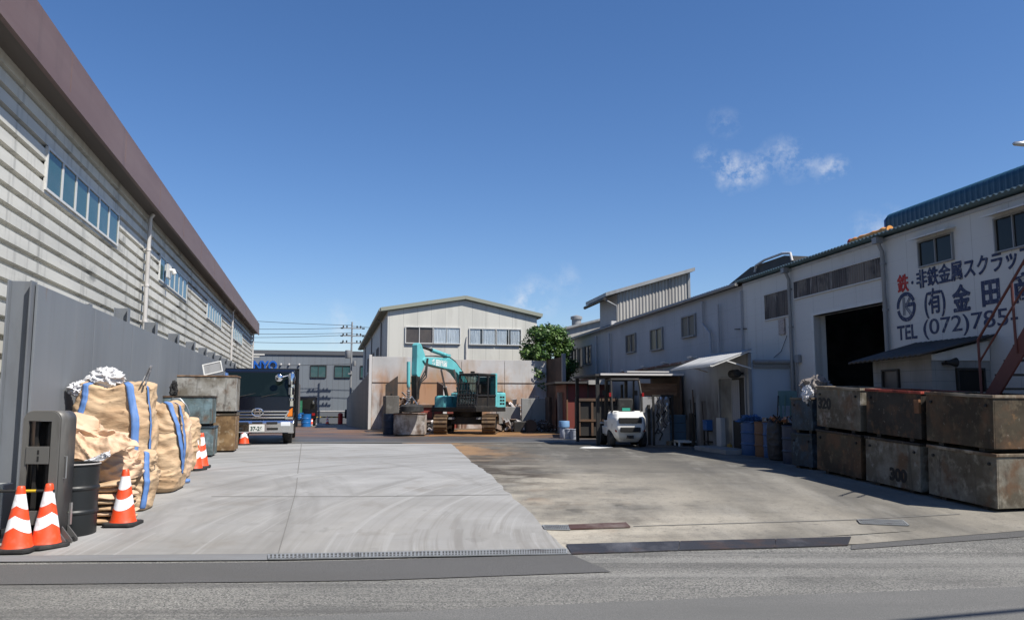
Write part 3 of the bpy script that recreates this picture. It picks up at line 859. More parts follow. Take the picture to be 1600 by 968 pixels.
D2 = thing('bay_block', 'low grey concrete block at the foot of the dark divider plate', 'concrete block', (AX(603, 35.2), 35.2, .3), YA)
MB().box(0, .6, 0, 1.4, 0, zc(618, 35.5) - .3).build('block', M('dirty_block', (.15, .145, .135), .85, layers=[((.07, .06, .05), (1.5, 1.5, .8), .45, .66, .85), ((.28, .27, .25), (3, 3, 2), .56, .7, .6)]), D2, bevel=.03)
MB().tube([(.3, .5, zc(618, 35.5) - .31), (.3, .5, zc(618, 35.5) - .2)], .05, 8).build('lifting_eye', darksteel, D2)
D3 = thing('bay_divider', 'leaning dark steel plate with pale edge behind the boom', 'divider', (AX(694, 37.2), 37.2, .3), YA)
MB().prism([(0, 0), (2.3, 0), (2.3, zc(596, 39) - .3), (0, zc(603, 37) - .3)], 0, .1, 'YZ').build('plate', rustdark, D3)
MB().box(-.05, .12, -.1, 0, 0, zc(603, 37) - .3).build('edge_strip', pvc, D3)
for (px, Y, w, top, label) in ((776, 37.5, 1.12, 635, 'lower grey concrete slab right behind the excavator counterweight'), (815, 37.2, 1.42, 622, 'taller grey concrete slab standing right of the excavator')):
    b = thing('concrete_slab', label, 'concrete slab', (AX(px, Y), Y, .3), R(4), 'concrete slabs of the scrap bay')
    h = zc(top, Y) - .3
    MB().box(0, w, 0, .35, 0, h).build('slab', conc_blk, b, bevel=.02)
    MB().tube([(w * .5 - .1, .17, h - .01), (w * .5 - .1, .17, h + .09), (w * .5 + .1, .17, h + .09), (w * .5 + .1, .17, h - .01)], .018, 6).build('lifting_loop', darksteel, b)
    if top == 622:
        D4 = MB().box(0, .12, 0, 1.1, 0, h + .05)
tag(D4.build('steel_plate', rustdark, loc=(AX(858, 36.3), 36.3, .3), rot=(0, 0, R(8)), bevel=.01), 'dark rusty plate at the right edge of the taller concrete slab', 'steel plate')
tag(MB().box(0, .22, 0, .12, 0, 1.75).build('steel_post', conc_blk, loc=(AX(872, 34.5), 34.5, .3), rot=(0, 0, YA), bevel=.015), 'short grey post between the scrap bay and the shed', 'post')


def heap(name, label, pts, n, size, mats, zmax, seed):
    """a heap of loose scrap: bent sheets, offcuts and bars"""
    rr = random.Random(seed)
    m = MB()
    for _ in range(n):
        a = rr.random()
        p = V(pts[0]).lerp(V(pts[1]), a) + V((rr.gauss(0, pts[2] * .4), rr.gauss(0, pts[2] * .5), 0))
        hh = zmax * max(0, 1 - abs(a - .5) * 1.2) * rr.random() ** .7
        s = size * rr.uniform(.4, 1.4)
        k = rr.random()
        dims = (s, s * .7, s * .08) if k < .5 else ((s * 1.9, s * .16, s * .16) if k < .75 else (s * .6, s * .5, s * .45))
        m.cbox((p.x, p.y, .3 + hh + s * .1), dims, (rr.uniform(-1, 1), rr.uniform(-1, 1), rr.uniform(0, 6)), rr.randrange(len(mats)))
    o = m.build(name, mats)
    return tag(o, label, 'scrap heap', kind='stuff')


tin = M('pale_scrap', (.45, .43, .42), .5, .3, layers=[((.2, .15, .12), 8, .5, .7, .8)])
brn = M('brown_scrap', (.13, .09, .07), .7, layers=[((.25, .18, .13), 12, .5, .7, .8)])
pink = M('white_scrap', (.66, .6, .6), .6)
heap('scrap_heap', 'loose pale offcuts and bars in front of the lower concrete slab', ((AX(786, 36), 36, 0), (AX(818, 36), 36, 0), .5), 90, .32, [tin, brn, darksteel], .5, 1)
heap('scrap_heap', 'fine swarf heap at the foot of the taller concrete slab', ((AX(838, 36.2), 36.2, 0), (AX(860, 36.2), 36.2, 0), .35), 420, .09, [tin, brn, brn, brn], .55, 2)
heap('scrap_heap', 'white and pale scrap piled behind the lower concrete slab', ((AX(785, 38.4), 38.4, 0), (AX(816, 38.4), 38.4, 0), .35), 200, .25, [tin, pink, tin, brn], 1.45, 3)
heap('scrap_heap', 'mixed scrap on the ground between the bins and the left track', ((AX(664, 36.2), 36.2, 0), (AX(688, 36.2), 36.2, 0), .35), 110, .22, [tin, brn, darksteel], .55, 4)
heap('scrap_heap', 'scrap piled high against the bay wall behind the magnet', ((AX(622, 38.2), 38.2, 0), (AX(650, 38.2), 38.2, 0), .5), 160, .32, [brn, darksteel, brn, tin], 1.7, 5)
# rolled coil end and trough by the heaps
CO = thing('scrap_trough', 'dark trough with a round brown end beside the swarf heap', 'trough', (AX(803, 35.4), 35.4, .3), R(6))
MB().box(0, .55, 0, .8, .02, .48).build('trough', darksteel, CO, bevel=.03)
MB().lathe([(.28, 0), (.28, .5), (.2, .52)], 20, (.75, .05, .28), 'Y').build('coil', rustdark, CO, smooth=40)

# red container behind the excavator
RCN = thing('scrap_container', 'faded red ribbed steel container behind the excavator', 'container', (AX(655, 37.6), 37.6, .3), R(8))
redp = M('faded_red_paint', (.27, .055, .04), .6, layers=[((.17, .06, .045), (2, 2, 1), .45, .7, .8), ((.09, .04, .03), (3, 3, .6), .58, .72, .8)])
h = zc(632, 37.6) - .3
m = MB().box(0, 1.9, 0, .06, .1, h).box(0, .06, .06, 1.2, .1, h).box(1.84, 1.9, .06, 1.2, .1, h).box(0.06, 1.84, 1.14, 1.2, .1, h).box(.06, 1.84, .06, 1.14, .1, .16)
m.build('body', redp, RCN)
m = MB().box(-.06, 1.96, -.07, .0, h - .12, h).box(-.04, 1.94, -.05, .0, .45, .55)
for k in (.0, .62, 1.24, 1.82):
    m.box(k, k + .09, -.06, -.001, .1, h - .13)
m.build('ribs', rustdark, RCN)

# ================================================================ tree behind the bay


def tree(name, label, base, height, rad, seed, crown_z=.35):
    rr = random.Random(seed)
    t = thing(name, label, 'tree', base)
    tr = MB()
    top = height * .7
    tr.tube([(0, 0, 0), (.05, 0, top * .3), (-.03, .04, top * .7), (0, 0, top)], [.13, .1, .07, .03], 8)
    for k in range(9):
        a = k * 2.4
        z0 = top * (.35 + .06 * k)
        tr.tube([(0, 0, z0), (cos(a) * rad * .4, sin(a) * rad * .4, z0 + .5), (cos(a) * rad * .75, sin(a) * rad * .75, z0 + .9)], [.05, .03, .012], 6)
    tr.build('trunk', M('bark', (.09, .07, .05), .9), t, smooth=50)
    cl = []
    for k in range(150):
        a, u = rr.uniform(0, 2 * pi), rr.random()
        zz = crown_z + (1 - crown_z) * u
        r = rad * (sin(pi * min(1, .1 + u * .86)) ** .45) * rr.uniform(.45, 1.0)
        cl.append((V((cos(a) * r, sin(a) * r, height * zz - .25)), rr.uniform(.22, .42) * rad / 1.4, rr.randrange(3)))
    lf = MB()
    for c, s, mi in cl:
        for _ in range(150):
            d = V((rr.gauss(0, 1), rr.gauss(0, 1), rr.gauss(0, 1))).normalized() * s * rr.uniform(.4, 1.05)
            p = c + d
            n = (d.normalized() + V((rr.gauss(0, .5), rr.gauss(0, .5), rr.gauss(0, .5)))).normalized()
            a = n.cross(V((rr.random(), rr.random(), 1))).normalized()
            b = n.cross(a)
            l, w = rr.uniform(.06, .1), rr.uniform(.03, .05)
            lf.add([p - a * l, p + b * w, p + a * l, p - b * w], [(0, 1, 2, 3)], mi)
    lv = [M('leaf_mid', (.06, .125, .022), .5, layers=[((.085, .17, .035), 3, .45, .65, .8)]), M('leaf_deep', (.04, .095, .018), .5), M('leaf_fresh', (.1, .18, .035), .5)]
    lf.build('crown', lv, t)
    return t


tree('broadleaf_tree', 'bushy green tree rising behind the stained bay wall', (AX(856, 42.8), 42.8, .2), zc(506, 42.8) - .2, 1.45, 3, .36)

# utility pole and its wires
UP = thing('utility_pole', 'concrete utility pole with cross arms in front of the factory wall', 'utility pole', (AX(548, 79.3), 79.3, -.6), YA)
hp = zc(503, 79.3) + .6
MB().lathe([(.13, 0), (.075, hp)], 12).build('shaft', pvc_grey, UP, smooth=40)
zw = [zc(p, 79.3) + .6 for p in (513, 525, 536)]
for k, zz in enumerate(zw):
    m = MB().box(-.95, .95, -.1, -.02, zz - .05, zz + .05)
    m.build('cross_arm', pvc_grey, UP)
    for x in (-.85, -.5, .5, .85):
        m = MB().lathe([(.03, 0), (.09, .05), (.05, .1), (.09, .15), (.03, .22)], 10, (x, -.06, zz + .051))
        m.build('insulator', darksteel, UP, smooth=40)
    for x in (-1.15, .95):
        MB().lathe([(.03, 0), (.09, .08), (.05, .15), (.09, .2), (.03, .3)], 8, (x + .02, -.06, zz), 'X').build('insulator', darksteel, UP, smooth=40)
m = MB().lathe([(.25, 0), (.28, .05), (.28, .75), (.22, .8)], 14, (-.35, -.25, zc(560, 79.3) + .6)).box(-.3, .1, -.3, .2, zc(585, 79.3) + .6, zc(583, 79.3) + .6)
m.lathe([(.16, 0), (.18, .05), (.16, .5)], 12, (.3, -.2, zc(572, 79.3) + .6))
m.build('transformer', pvc_grey, UP, smooth=40)
wm = M('wire_black', (.02, .02, .022), .6)
px0 = UP.matrix_basis.to_translation()
for i, (dz, lx, lz, lab) in enumerate(((zw[0] + .3, -26, 1.6, 'highest wire running left from the utility pole'), (zw[0] + .05, -26, .1, 'second highest wire running left from the utility pole'), (zw[1] + .3, -26, .2, 'third wire down running left from the utility pole'),
                                        (zw[1] + .1, -26, -.2, 'fourth wire down running left from the utility pole'), (zw[2], -26, .75, 'lowest bare wire running left from the pole above the roof'),
                                        (zc(569, 79.3) + .6, -26, .4, 'low wire crossing in front of the blue grey factory wall'),
                                        (zw[0] + .2, 14, 0, 'upper wire running right from the utility pole'), (zw[1] + .2, 14, -.3, 'lower wire running right from the utility pole'))):
    pts = []
    for k in range(17):
        u = k / 16
        pts.append((lx * u * cos(YA), lx * u * sin(YA) - .06, dz - .6 + lz * u - 1.0 * u * (1 - u) * (1.6 if lx < 0 else .8)))
    o = MB().tube([V(p) for p in pts], .022, 5).build('overhead_wire', wm, loc=(px0.x, px0.y, 0), smooth=60)
    tag(o, lab, 'wire', 'wires of the utility pole')

# ================================================================ long building on the right
CR = 1 / cos(RB)
XR = 10.85


def rt(px, x0=XR, py=540):
    d = ray(px, py)
    return x0 / (d.x + tan(RB) * d.y) * d.y * CR


EAVE = EYE + 3.51
RBX = thing('scrap_depot', 'white clad depot with large painted Japanese lettering and open garage', 'depot building', (XR, 0, 0), RB)
ga, gb, gh = rt(1386, XR, 560), rt(1275, XR, 560), EYE + 2.14
TE, TW = 10.3, 24.05
m = MB()
m.box(0, .18, TE, ga, -.2, EAVE).box(0, .18, ga, gb, gh, EAVE).box(0, .18, gb, TW, -.2, EAVE)
m.build('wall', whitewall, RBX)
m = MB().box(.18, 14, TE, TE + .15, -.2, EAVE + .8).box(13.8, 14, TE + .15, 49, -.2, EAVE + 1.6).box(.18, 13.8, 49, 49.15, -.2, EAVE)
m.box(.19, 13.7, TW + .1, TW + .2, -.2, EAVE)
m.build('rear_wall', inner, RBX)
m = MB()
for (a, b) in ((ga - .09, ga + .0), (gb, gb + .09)):
    m.box(-.03, .3, a, b, 0, gh + .0)
m.box(-.03, .3, ga - .09, gb + .09, gh, gh + .07)
m.build('garage_frame', white_metal, RBX)
# corrugated roof with a wavy edge
m = MB()
n = 820
m.grid(lambda u, v: (-.26 + 14.3 * v, TE - .15 + (TW + .2 - TE) * u, EAVE + .05 + 1.9 * v + .021 * sin(u * (TW - TE) / .135 * 2 * pi)), n, 1)
m.build('roof', teal_roof, RBX, smooth=60, thick=.012)
MB().box(-.02, -.001, TE, TW, EAVE - .07, EAVE + .0).build('eave_board', bluewall, RBX)
Tr = lambda t, z: basis((0, -1, 0), (-1, 0, 0), (0, 0, 1), (0, t, z))
def zR(py, px, x0=XR):
    d = ray(px, py)
    return EYE + x0 / (d.x + tan(RB) * d.y) * d.z


for (pa, pb, yt, yb, cols) in ((1437, 1488, 380, 417, 2), (1556, 1612, 344, 394, 2)):
    ta, tb = rt(pa, XR, yt), rt(pb, XR, yt - 14)
    zt, zb = zR(yt, pa), zR(yb, pa)
    w = window(RBX, Tr(ta, zb), ta - tb, zt - zb, cols, pvc_grey, darkglass, fw=.028, depth=.05, mull=.022, sill=False)
    MB(Tr(ta, zb)).add([(-.1, 0, zt - zb + .1), (ta - tb + .1, 0, zt - zb + .1), (ta - tb + .1, .24, zt - zb + .045), (-.1, .24, zt - zb + .045),
                        (-.1, 0, zt - zb + .13), (ta - tb + .1, 0, zt - zb + .13), (ta - tb + .1, .24, zt - zb + .075), (-.1, .24, zt - zb + .075)],
                       [(3, 2, 1, 0), (4, 5, 6, 7), (0, 1, 5, 4), (1, 2, 6, 5), (2, 3, 7, 6), (3, 0, 4, 7)]).build('window_hood', whitewall, RBX)


def panel(pa, pb, yt, yb, name, mat):
    ta, tb = rt(pa, XR, yt), rt(pb, XR, yt - (pb - pa) * .22)
    zt, zb = zR(yt, pa), zR(yb, pa)
    m = MB()

    def fn(u, v):
        return (-.02 - .012 * sin(u * (ta - tb) / .09 * 2 * pi), ta + (tb - ta) * u, zb + (zt - zb) * v)
    m.grid(fn, int((ta - tb) / .09 * 6), 1)
    m.build(name, mat, RBX, smooth=60)
    f = MB(Tr(ta, zb))
    f.box(-.03, ta - tb + .03, 0, .045, zt - zb, zt - zb + .03).box(-.03, ta - tb + .03, 0, .045, -.03, 0)
    f.build('skylight_frame', whitewall, RBX)


panel(1195, 1233, 462, 500, 'plastic_window', dirtywin)
panel(1241, 1381, 441, 467, 'plastic_window', dirtywin)
for px, zb in ((1387.5, .3), (1238, .3)):
    t = rt(px, XR, 470)
    m = MB().tube([(-.08, t, zb), (-.08, t, EAVE - .3), (-.16, t, EAVE - .12), (-.18, t, EAVE + .02)], .045, 10)
    m.box(-.26, -.1, t - .08, t + .08, EAVE - .13, EAVE - .0)
    for z in (1.2, 2.4, 3.6, 4.6):
        m.lathe([(.055, -.025), (.055, .025)], 10, (-.08, t, z)).box(-.04, .0, t - .015, t + .015, z - .02, z + .02)
    m.build('downpipe', pvc_grey, RBX, smooth=40)
m = MB(Tr(rt(1220), zR(523, 1220)))
m.box(0, .3, .01, .05, 0, .42)
o = m.build('notice_board', M('pale_notice', (.42, .36, .33), .6, layers=[((.25, .2, .19), (14, 14, 26), .5, .6, .8)]), RBX)
m = MB().tube([(-.05, rt(1245), .8), (-.05, rt(1246), EYE + .9), (-.06, rt(1248), EYE + 1.15)], .02, 6)
m.box(-.1, -.01, rt(1252), rt(1246), EYE + 1.0, EYE + 1.2)
m.build('conduit', pvc_grey, RBX)
MB().tube([(-.03, rt(1232), EYE + 1.75), (-.03, rt(1222), EYE + 1.35), (-.03, rt(1210), EYE + 1.2)], .008, 5).build('cable', wm, RBX)


def fit(txt, pa, pb, z0, z1, mat, bold=.018, fat=0):
    """lettering painted on the wall, filling a measured rectangle"""
    pm = 627 - (z0 + z1) / 2 * 1245 / 15.5
    ta, tb = rt(pa, XR, pm), rt(pb, XR, pm)
    o = lettering(txt, 1.0, mat, RBX, Matrix.Identity(4), .006, bold)
    co = [v.co for v in o.data.vertices]
    x0, x1 = min(c.x for c in co), max(c.x for c in co)
    y0, y1 = min(c.y for c in co), max(c.y for c in co)
    sx, sy = (ta - tb) / (x1 - x0), (z1 - z0) / (y1 - y0)
    o.data.transform(basis((0, -1, 0), (0, 0, 1), (-1, 0, 0), (-.004, ta, EYE + z0)) @ Matrix.Diagonal((sx, sy, 1, 1)) @ Matrix.Translation((-x0, -y0, 0)))
    if fat:          # a broad brush: the same strokes laid again slightly to each side
        bm = bmesh.new()
        for k, (dy, dz) in enumerate(((0, 0), (fat, 0), (-fat, 0), (0, fat * .7), (0, -fat * .7))):
            tmp = o.data.copy()
            tmp.transform(Matrix.Translation((-.0012 * k, dy, dz)))
            bm.from_mesh(tmp)
            bpy.data.meshes.remove(tmp)
        bm.to_mesh(o.data)
        bm.free()
    return o


fit('鉄', 1402, 1419, 2.26, 2.63, paint_red, .009, .009)
fit('・', 1423.5, 1427, 2.38, 2.45, paint_navy)
fit('非鉄金属スクラップ', 1432, 1619, 2.27, 2.64, paint_navy, .009, .009)
fit('(有)', 1445, 1477, 1.64, 2.22, paint_navy, .012, .008)
fit('金', 1489, 1517, 1.68, 2.18, paint_navy, .018, .014)
fit('田', 1535, 1564, 1.69, 2.16, paint_navy, .045)
fit('商', 1586, 1619, 1.67, 2.17, paint_navy, .012, .012)
fit('TEL', 1402, 1433, 1.27, 1.57, paint_navy, .022)
fit('(072)785-', 1443, 1592, 1.22, 1.62, paint_navy, .006)
# round emblem: an open ring with a bar like a G, and a thin K inside
tc_, zc_, ro = (rt(1402, XR, 480) + rt(1431, XR, 480)) / 2, EYE + 1.945, .31


def strip(pts2, w, mat, x=-.004, name='emblem'):
    m = MB()
    n = len(pts2)
    L, Rr = [], []
    for i, p in enumerate(pts2):
        a, b = V(pts2[max(i - 1, 0)]), V(pts2[min(i + 1, n - 1)])
        d = (b - a).normalized()
        nn = V((-d.y, d.x)) * w / 2
        L.append(V(p) + nn)
        Rr.append(V(p) - nn)
    vs = [(x, tc_ - p.x, zc_ + p.y) for p in L] + [(x, tc_ - p.x, zc_ + p.y) for p in Rr]
    vs += [(x - .005, v[1], v[2]) for v in vs]
    fs = []
    for i in range(n - 1):
        fs += [(i, i + 1, n + i + 1, n + i), (2 * n + i, 3 * n + i, 3 * n + i + 1, 2 * n + i + 1), (i, 2 * n + i, 2 * n + i + 1, i + 1), (n + i, n + i + 1, 3 * n + i + 1, 3 * n + i)]
    fs += [(0, n, 3 * n, 2 * n), (n - 1, 3 * n - 1, 4 * n - 1, 2 * n - 1)]
    m.add(vs, fs)
    return m.build(name, mat, RBX)


strip([(.26 * cos(a), .265 * sin(a)) for a in [R(22 + k * 6) for k in range(28)]], .082, paint_navy)
strip([(.26 * cos(a), .265 * sin(a)) for a in [R(193 + k * 6) for k in range(28)]] + [(.262, .02), (.255, .035), (-.02, .035)], .082, paint_navy)
for a, b in (((-.09, .2), (-.09, -.17)), ((-.045, .2), (-.045, -.17)), ((-.03, .0), (.12, .19)), ((-.03, .0), (.14, -.19)), ((.02, .0), (.19, -.17)), ((.02, .01), (.16, .17))):
    strip([V(a), V(b)], .02, paint_grey, -.009, 'emblem_letter')

# grey rear part of the long building
GB = thing('grey_shed', 'long blue grey clad shed joined to the white depot', 'shed', (XR, 0, 0), RB)
MB().box(.05, .2, TW, 49, -.2, EAVE - .02).build('wall', bluewall, GB)
m = MB()
m.grid(lambda u, v: (-.12 + 14.2 * v, TW + .06 + (49.2 - TW) * u, EAVE + .06 + 1.9 * v + .02 * sin(u * 25 / .19 * 2 * pi)), 700, 1)
m.build('roof', darkroof, GB, smooth=60, thick=.012)
MB().tube([(-.16, TW + .1, EAVE - .0), (-.16, 49, EAVE - .04)], .06, 8).build('gutter', pvc_grey, GB, smooth=40)
Tg = lambda t, z: basis((0, -1, 0), (-1, 0, 0), (0, 0, 1), (.05, t, z))
for (pa, pb, yt, yb, c, pm) in ((978, 992, 525, 551, 2, dimglass), (1016, 1034, 517, 547, 2, M('olive_glass', (.2, .19, .13), .4)), (1065, 1085, 497, 527, 2, M('boarded_pane', (.22, .2, .16), .7)),
                                (893, 902, 547, 575, 2, darkglass), (904, 910, 545, 572, 1, dimglass), (913, 923, 542, 569, 2, darkglass)):
    ta, tb = rt(pa, XR, yt), rt(pb, XR, yt)
    window(GB, Tg(ta, zR(yb, pa)), ta - tb, zR(yt, pa) - zR(yb, pa), c, pvc_grey, pm, fw=.05)
for (pts, lab) in (([(1101, 470), (1101, 505), (1112, 520), (1114, 560)], 0), ([(954, 520), (954, 590)], 0), ([(933, 525), (933, 590)], 0), ([(1126, 475), (1126, 555)], 0)):
    MB().tube([(-.06, rt(p[0]), zR(p[1], p[0])) for p in pts], .045, 8).build('downpipe', bluewall if lab == 0 else pvc, GB, smooth=40)
MB().bar((-.02, rt(1150), zR(514, 1150)), (-.02, rt(1168), zR(513, 1168)), .03, .03).build('bracket', darksteel, GB)
MB().bar((-.05, rt(1163), .2), (-.05, rt(1163), EAVE - .2), .06, .08).build('corner_trim', bluewall, GB)

# corrugated monitor on the roof
MO = thing('roof_monitor', 'corrugated tin roof lantern with single pitched roof on the grey shed', 'roof monitor', (XR, 0, 0), RB)
tm0, tm1, wm_ = rt(963), rt(935), 3.45
zl, zh = zc(457, 36.5), zc(424, 37)
m = MB()
m.grid(lambda u, v: (.1 + wm_ * u, tm0 + .02 * sin(u * wm_ / .16 * 2 * pi), 4.6 + (zl + (zh - zl) * u - 4.6) * v), 250, 1)
m.build('front_wall', weather, MO, smooth=60)
m = MB().add([(.1, tm0 + .05, 4.8), (.1, tm1, 4.8), (.1, tm1, zl), (.1, tm0 + .05, zl)], [(0, 1, 2, 3)])
m.add([(.1, tm1, 4.6), (.1 + wm_, tm1, 4.6), (.1 + wm_, tm1, zh), (.1, tm1, zl)], [(0, 1, 2, 3)])
m.build('side_wall', bluewall, MO)
sl = (zh - zl) / wm_
m = MB().prism([(-.55, zl - .55 * sl + .0), (wm_ + .35, zh + .25 * sl), (wm_ + .35, zh + .25 * sl + .16), (-.55, zl - .55 * sl + .16)], tm0 - .3, tm1 + .3)
m.build('roof', galv, MO)
MB().tube([(-.6, tm0 - .3, zl - .3), (-.6, tm1 + .3, zl - .3)], .08, 8).build('gutter', darksteel, MO, smooth=40)
MB().tube([(-.5, tm0 - .12, zl - .35), (.0, tm0 - .1, zl - .6), (.02, tm0 - .08, EAVE + .1)], .05, 8).build('downpipe', pvc_grey, MO, smooth=40)
MB().box(wm_ + .08, wm_ + .2, tm0 - .05, tm0 + .06, 4.6, zh + .1).build('corner_trim', galv, MO)
MB().box(-.25, .1, tm0 - .12, tm0 + .1, EAVE + .0, EAVE + .18).build('flashing', pvc, MO)

# weathered gable further back with a round vent
WG = thing('weathered_shed', 'weathered tin gable with a round vent behind the tree', 'shed', (AX(872, 51.5), 51.5, 0), RB)
m = MB()
zA, zB = zc(519, 51.5), zc(492, 51.5)
m.prism([(0, 0), (4.2, 0), (4.2, zB), (0, zA)], 0, .2)
m.build('gable_wall', weather, WG)
MB().prism([(-.3, zA), (4.3, zB + .05), (4.3, zB + .18), (-.3, zA + .13)], -.25, 8).build('roof', galv, WG)
MB().lathe([(.32, 0), (.32, .55), (.4, .56), (.4, .75), (.1, .85)], 16, (1.75, 2.0, zA + .5)).build('vent', pvc_grey, WG, smooth=40)

# dark neighbouring roof beyond, with a pale gutter
NR = thing('rooftop_shed', 'low dark roofed shed seen above the depot eave', 'shed', (14.0, 0, 0), RB)
ta, tb = 1245 * 14 / (1137 - 595) * CR, 1245 * 14 / (1246 - 595) * CR
zt1, zt2 = EYE + 4.72, EYE + 5.05
m = MB().prism([(tb, 4), (ta + 1.0, 4), (ta + 1.0, zt1 - .3), (tb + 3.2, zt2 + .02), (tb + .6, zt2 + .0), (tb, zt2 - .12)], 0, 6, 'YZ')
m.build('roof', darkroof, NR)
pp = [(-.08, tb - .05, zt2 - .3), (-.08, tb + .05, zt2 - .02), (-.08, tb + .6, zt2 + .07), (-.08, tb + 1.9, zt2 + .07), (-.08, tb + 2.6, zt2 - .02), (-.08, tb + 2.7, zt2 - .25)]
MB().tube(pp, .045, 8).build('gutter', pvc, NR, smooth=40)

# blue ribbed roof with a rounded edge above the lettering
BR = thing('ribbed_roof', 'blue ribbed metal roof with rounded edge above the lettered wall', 'roof', (12.3, 0, 0), RB)
ta, tb = 1245 * 12.3 / (1396 - 595) * CR, TE
m = MB()
nn = int((ta - tb) / .16 * 8)


def blue(u, v):
    t = tb + (ta - tb) * u
    rib = .013 * (1 if (t / .16) % 1 < .35 else 0)
    a = pi * .5 * min(1, v * 1.6)
    if v < .625:
        w = v / .625
        if w < .55:
            return (-rib, t, EYE + 4.05 + .36 * w / .55)
        a = (w - .55) / .45 * pi / 2
        return (.3 * (1 - cos(a)) - rib * cos(a), t, EYE + 4.41 + .18 * sin(a) + rib * sin(a))
    w = (v - .625) / .375
    return (.3 + 5 * w, t, EYE + 4.59 + .7 * w + rib)


m.grid(blue, nn, 16)
m.build('sheeting', blue_roof, BR, smooth=35)
m = MB().prism([(.0, EYE + 3.9), (5.5, EYE + 3.9), (5.3, EYE + 5.3), (.3, EYE + 4.605), (.1, EYE + 4.55), (-.018, EYE + 4.41), (-.018, EYE + 4.0)], ta, ta + .06)
m.build('end_cap', M('bright_blue_cap', (.03, .1, .32), .45), BR)
MB().box(.3, .4, TE, ta, EYE + 3.4, EYE + 4.2).build('upstand', inner, BR)

RT = thing('rolled_tarp', 'orange tarpaulin roll with red end on the depot roof', 'tarpaulin', (12.0, 0, 0), RB)
ta, tb = 1245 * 12.0 / (1341 - 595) * CR, 1245 * 12.0 / (1402 - 595) * CR
zo = EYE + 1245 * 0 + (627 - 371) / 1245 * (1245 * 12.0 / 746) + .0
m = MB().tube([(0, ta + (tb - ta) * k / 12, zo - .07 + .012 * sin(k * 2.1)) for k in range(13)], [.085 + .01 * sin(k * 2.7) for k in range(13)], 14)
m.build('roll', M('orange_tarp', (.75, .3, .05), .55, layers=[((.8, .55, .25), (3, 6, 3), .5, .65, .8)]), RT, smooth=50)
MB().lathe([(.05, 0), (.09, .01), (.1, .08), (.09, .1)], 14, (0, ta + .0, zo - .07), 'Y').build('end_cap', M('red_cap', (.5, .04, .02), .5), RT, smooth=40)

# ---------------------------------------------------------------- lean-to along the shed
LE = thing('lean_to', 'low lean-to annex with rusty top edge, office door and pale blue end', 'lean-to', (XR, 0, 0), RB)
xo = -1.23
tn, tf = 21.32, 40.5
dA, dB = rt(1159, 9.62), rt(1120, 9.62)
zl_ = lambda t: 2.98 - .38 * (t - 23) / 18
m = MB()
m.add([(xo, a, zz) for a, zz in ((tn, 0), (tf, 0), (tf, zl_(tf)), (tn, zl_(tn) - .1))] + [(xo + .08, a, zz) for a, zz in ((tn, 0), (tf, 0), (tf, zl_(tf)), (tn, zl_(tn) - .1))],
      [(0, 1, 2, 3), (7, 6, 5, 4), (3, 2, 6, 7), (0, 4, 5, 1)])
m.build('front_wall', M('tin_wall', (.36, .375, .39), .6, layers=[((.26, .27, .285), (.8, .8, .2), .4, .7, .8), ((.25, .13, .06), (2, 2, .5), .58, .7, .8, 6, 0, (0, 0, 1, 2.3, 3.0)), ((.06, .055, .05), (1.1, 1.1, .5), .3, .55, .85, 6, 0, (0, 0, 1, 2.4, 1.6), None, (5.0, 2.0, 7.0))], lines=[(-.162, .987, 0, .5, .02, .3)]), LE)  # last layer: shade beneath canopy and awning painted as a dark lower wall
m = MB().bar((xo - .03, tn, zl_(tn) - .07), (xo - .03, tf, zl_(tf) + .03), .12, .07)
m.build('top_rail', M('rusty_rail', (.18, .09, .06), .8, layers=[((.35, .33, .31), (1.2, 1.2, 1.2), .48, .6, .9)]), LE)
m = MB()
for t in (25, 27.4, 29.5, 32, 34.2, 36.5):
    m.cbox((xo - .05, t, zl_(t) + .06), (.2, .28, .06), (0, .1, .1))
m.build('ridge_tile', M('pale_tile', (.55, .53, .5), .7), LE)
MB().box(xo + .09, -.02, tn + .12, tf, 2.5, 2.56).build('roof', darkroof, LE)
MB().box(xo, -.01, tn, tn + .1, 0, 2.64).build('end_wall', bluepanel, LE)
m = MB().tube([(xo + .1, tn - .08, 2.68), (-.02, tn - .08, 2.68)], .055, 8)
m.box(xo + .12, -.02, tn - .05, tn - .002, 2.52, 2.6)
m.build('end_gutter', pvc_grey, LE, smooth=40)
m = MB().box(xo - .03, xo + .06, tn - .05, tn + .07, 0, 2.9)
m.build('corner_trim', pvc_grey, LE)
zd = 2.28
door = MB()
for (a, b, c_, d) in ((dA - .06, dA, .3, zd), (dB, dB + .06, .3, zd), (dA - .06, dB + .06, zd, zd + .06)):
    door.box(xo - .05, xo - .0, a, b, c_, d)
door.box(xo - .035, xo - .005, (dA + dB) / 2 - .01, (dA + dB) / 2 + .035, .3, zd)
do = door.build('door', pvc_grey, LE)
MB().box(xo - .02, xo - .012, (dA + dB) / 2 + .04, dB, .35, zd).build('pane', M('grimy_pane', (.14, .15, .15), .3, layers=[((.08, .08, .08), 3, .4, .6, .8)]), do)
MB().box(xo - .018, xo - .008, dA, (dA + dB) / 2 - .011, .35, zd).build('opening', black_paint, do)
c = MB()
c.grid(lambda u, v: (xo - .03 + .015 * sin(u * 25), dA + (dB - dA) * (.2 + .28 * u), 1.15 + (zd - 1.2) * v), 24, 4)
c.build('door_curtain', M('grey_cloth', (.3, .3, .31), .8), do, smooth=60)
MB().box(xo - .7, xo - .06, dA - .2, dB + .3, .3, .42).build('door_step', conc_blk, LE, bevel=.01)
m = MB().lathe([(.05, 0), (.11, .05), (.11, .4), (.05, .45)], 12, (xo - .25, dA - .1, 2.38), 'Y').box(xo - .16, xo, dA + .1, dA + .2, 2.36, 2.42)
m.build('porch_light', rubber, LE, smooth=40)

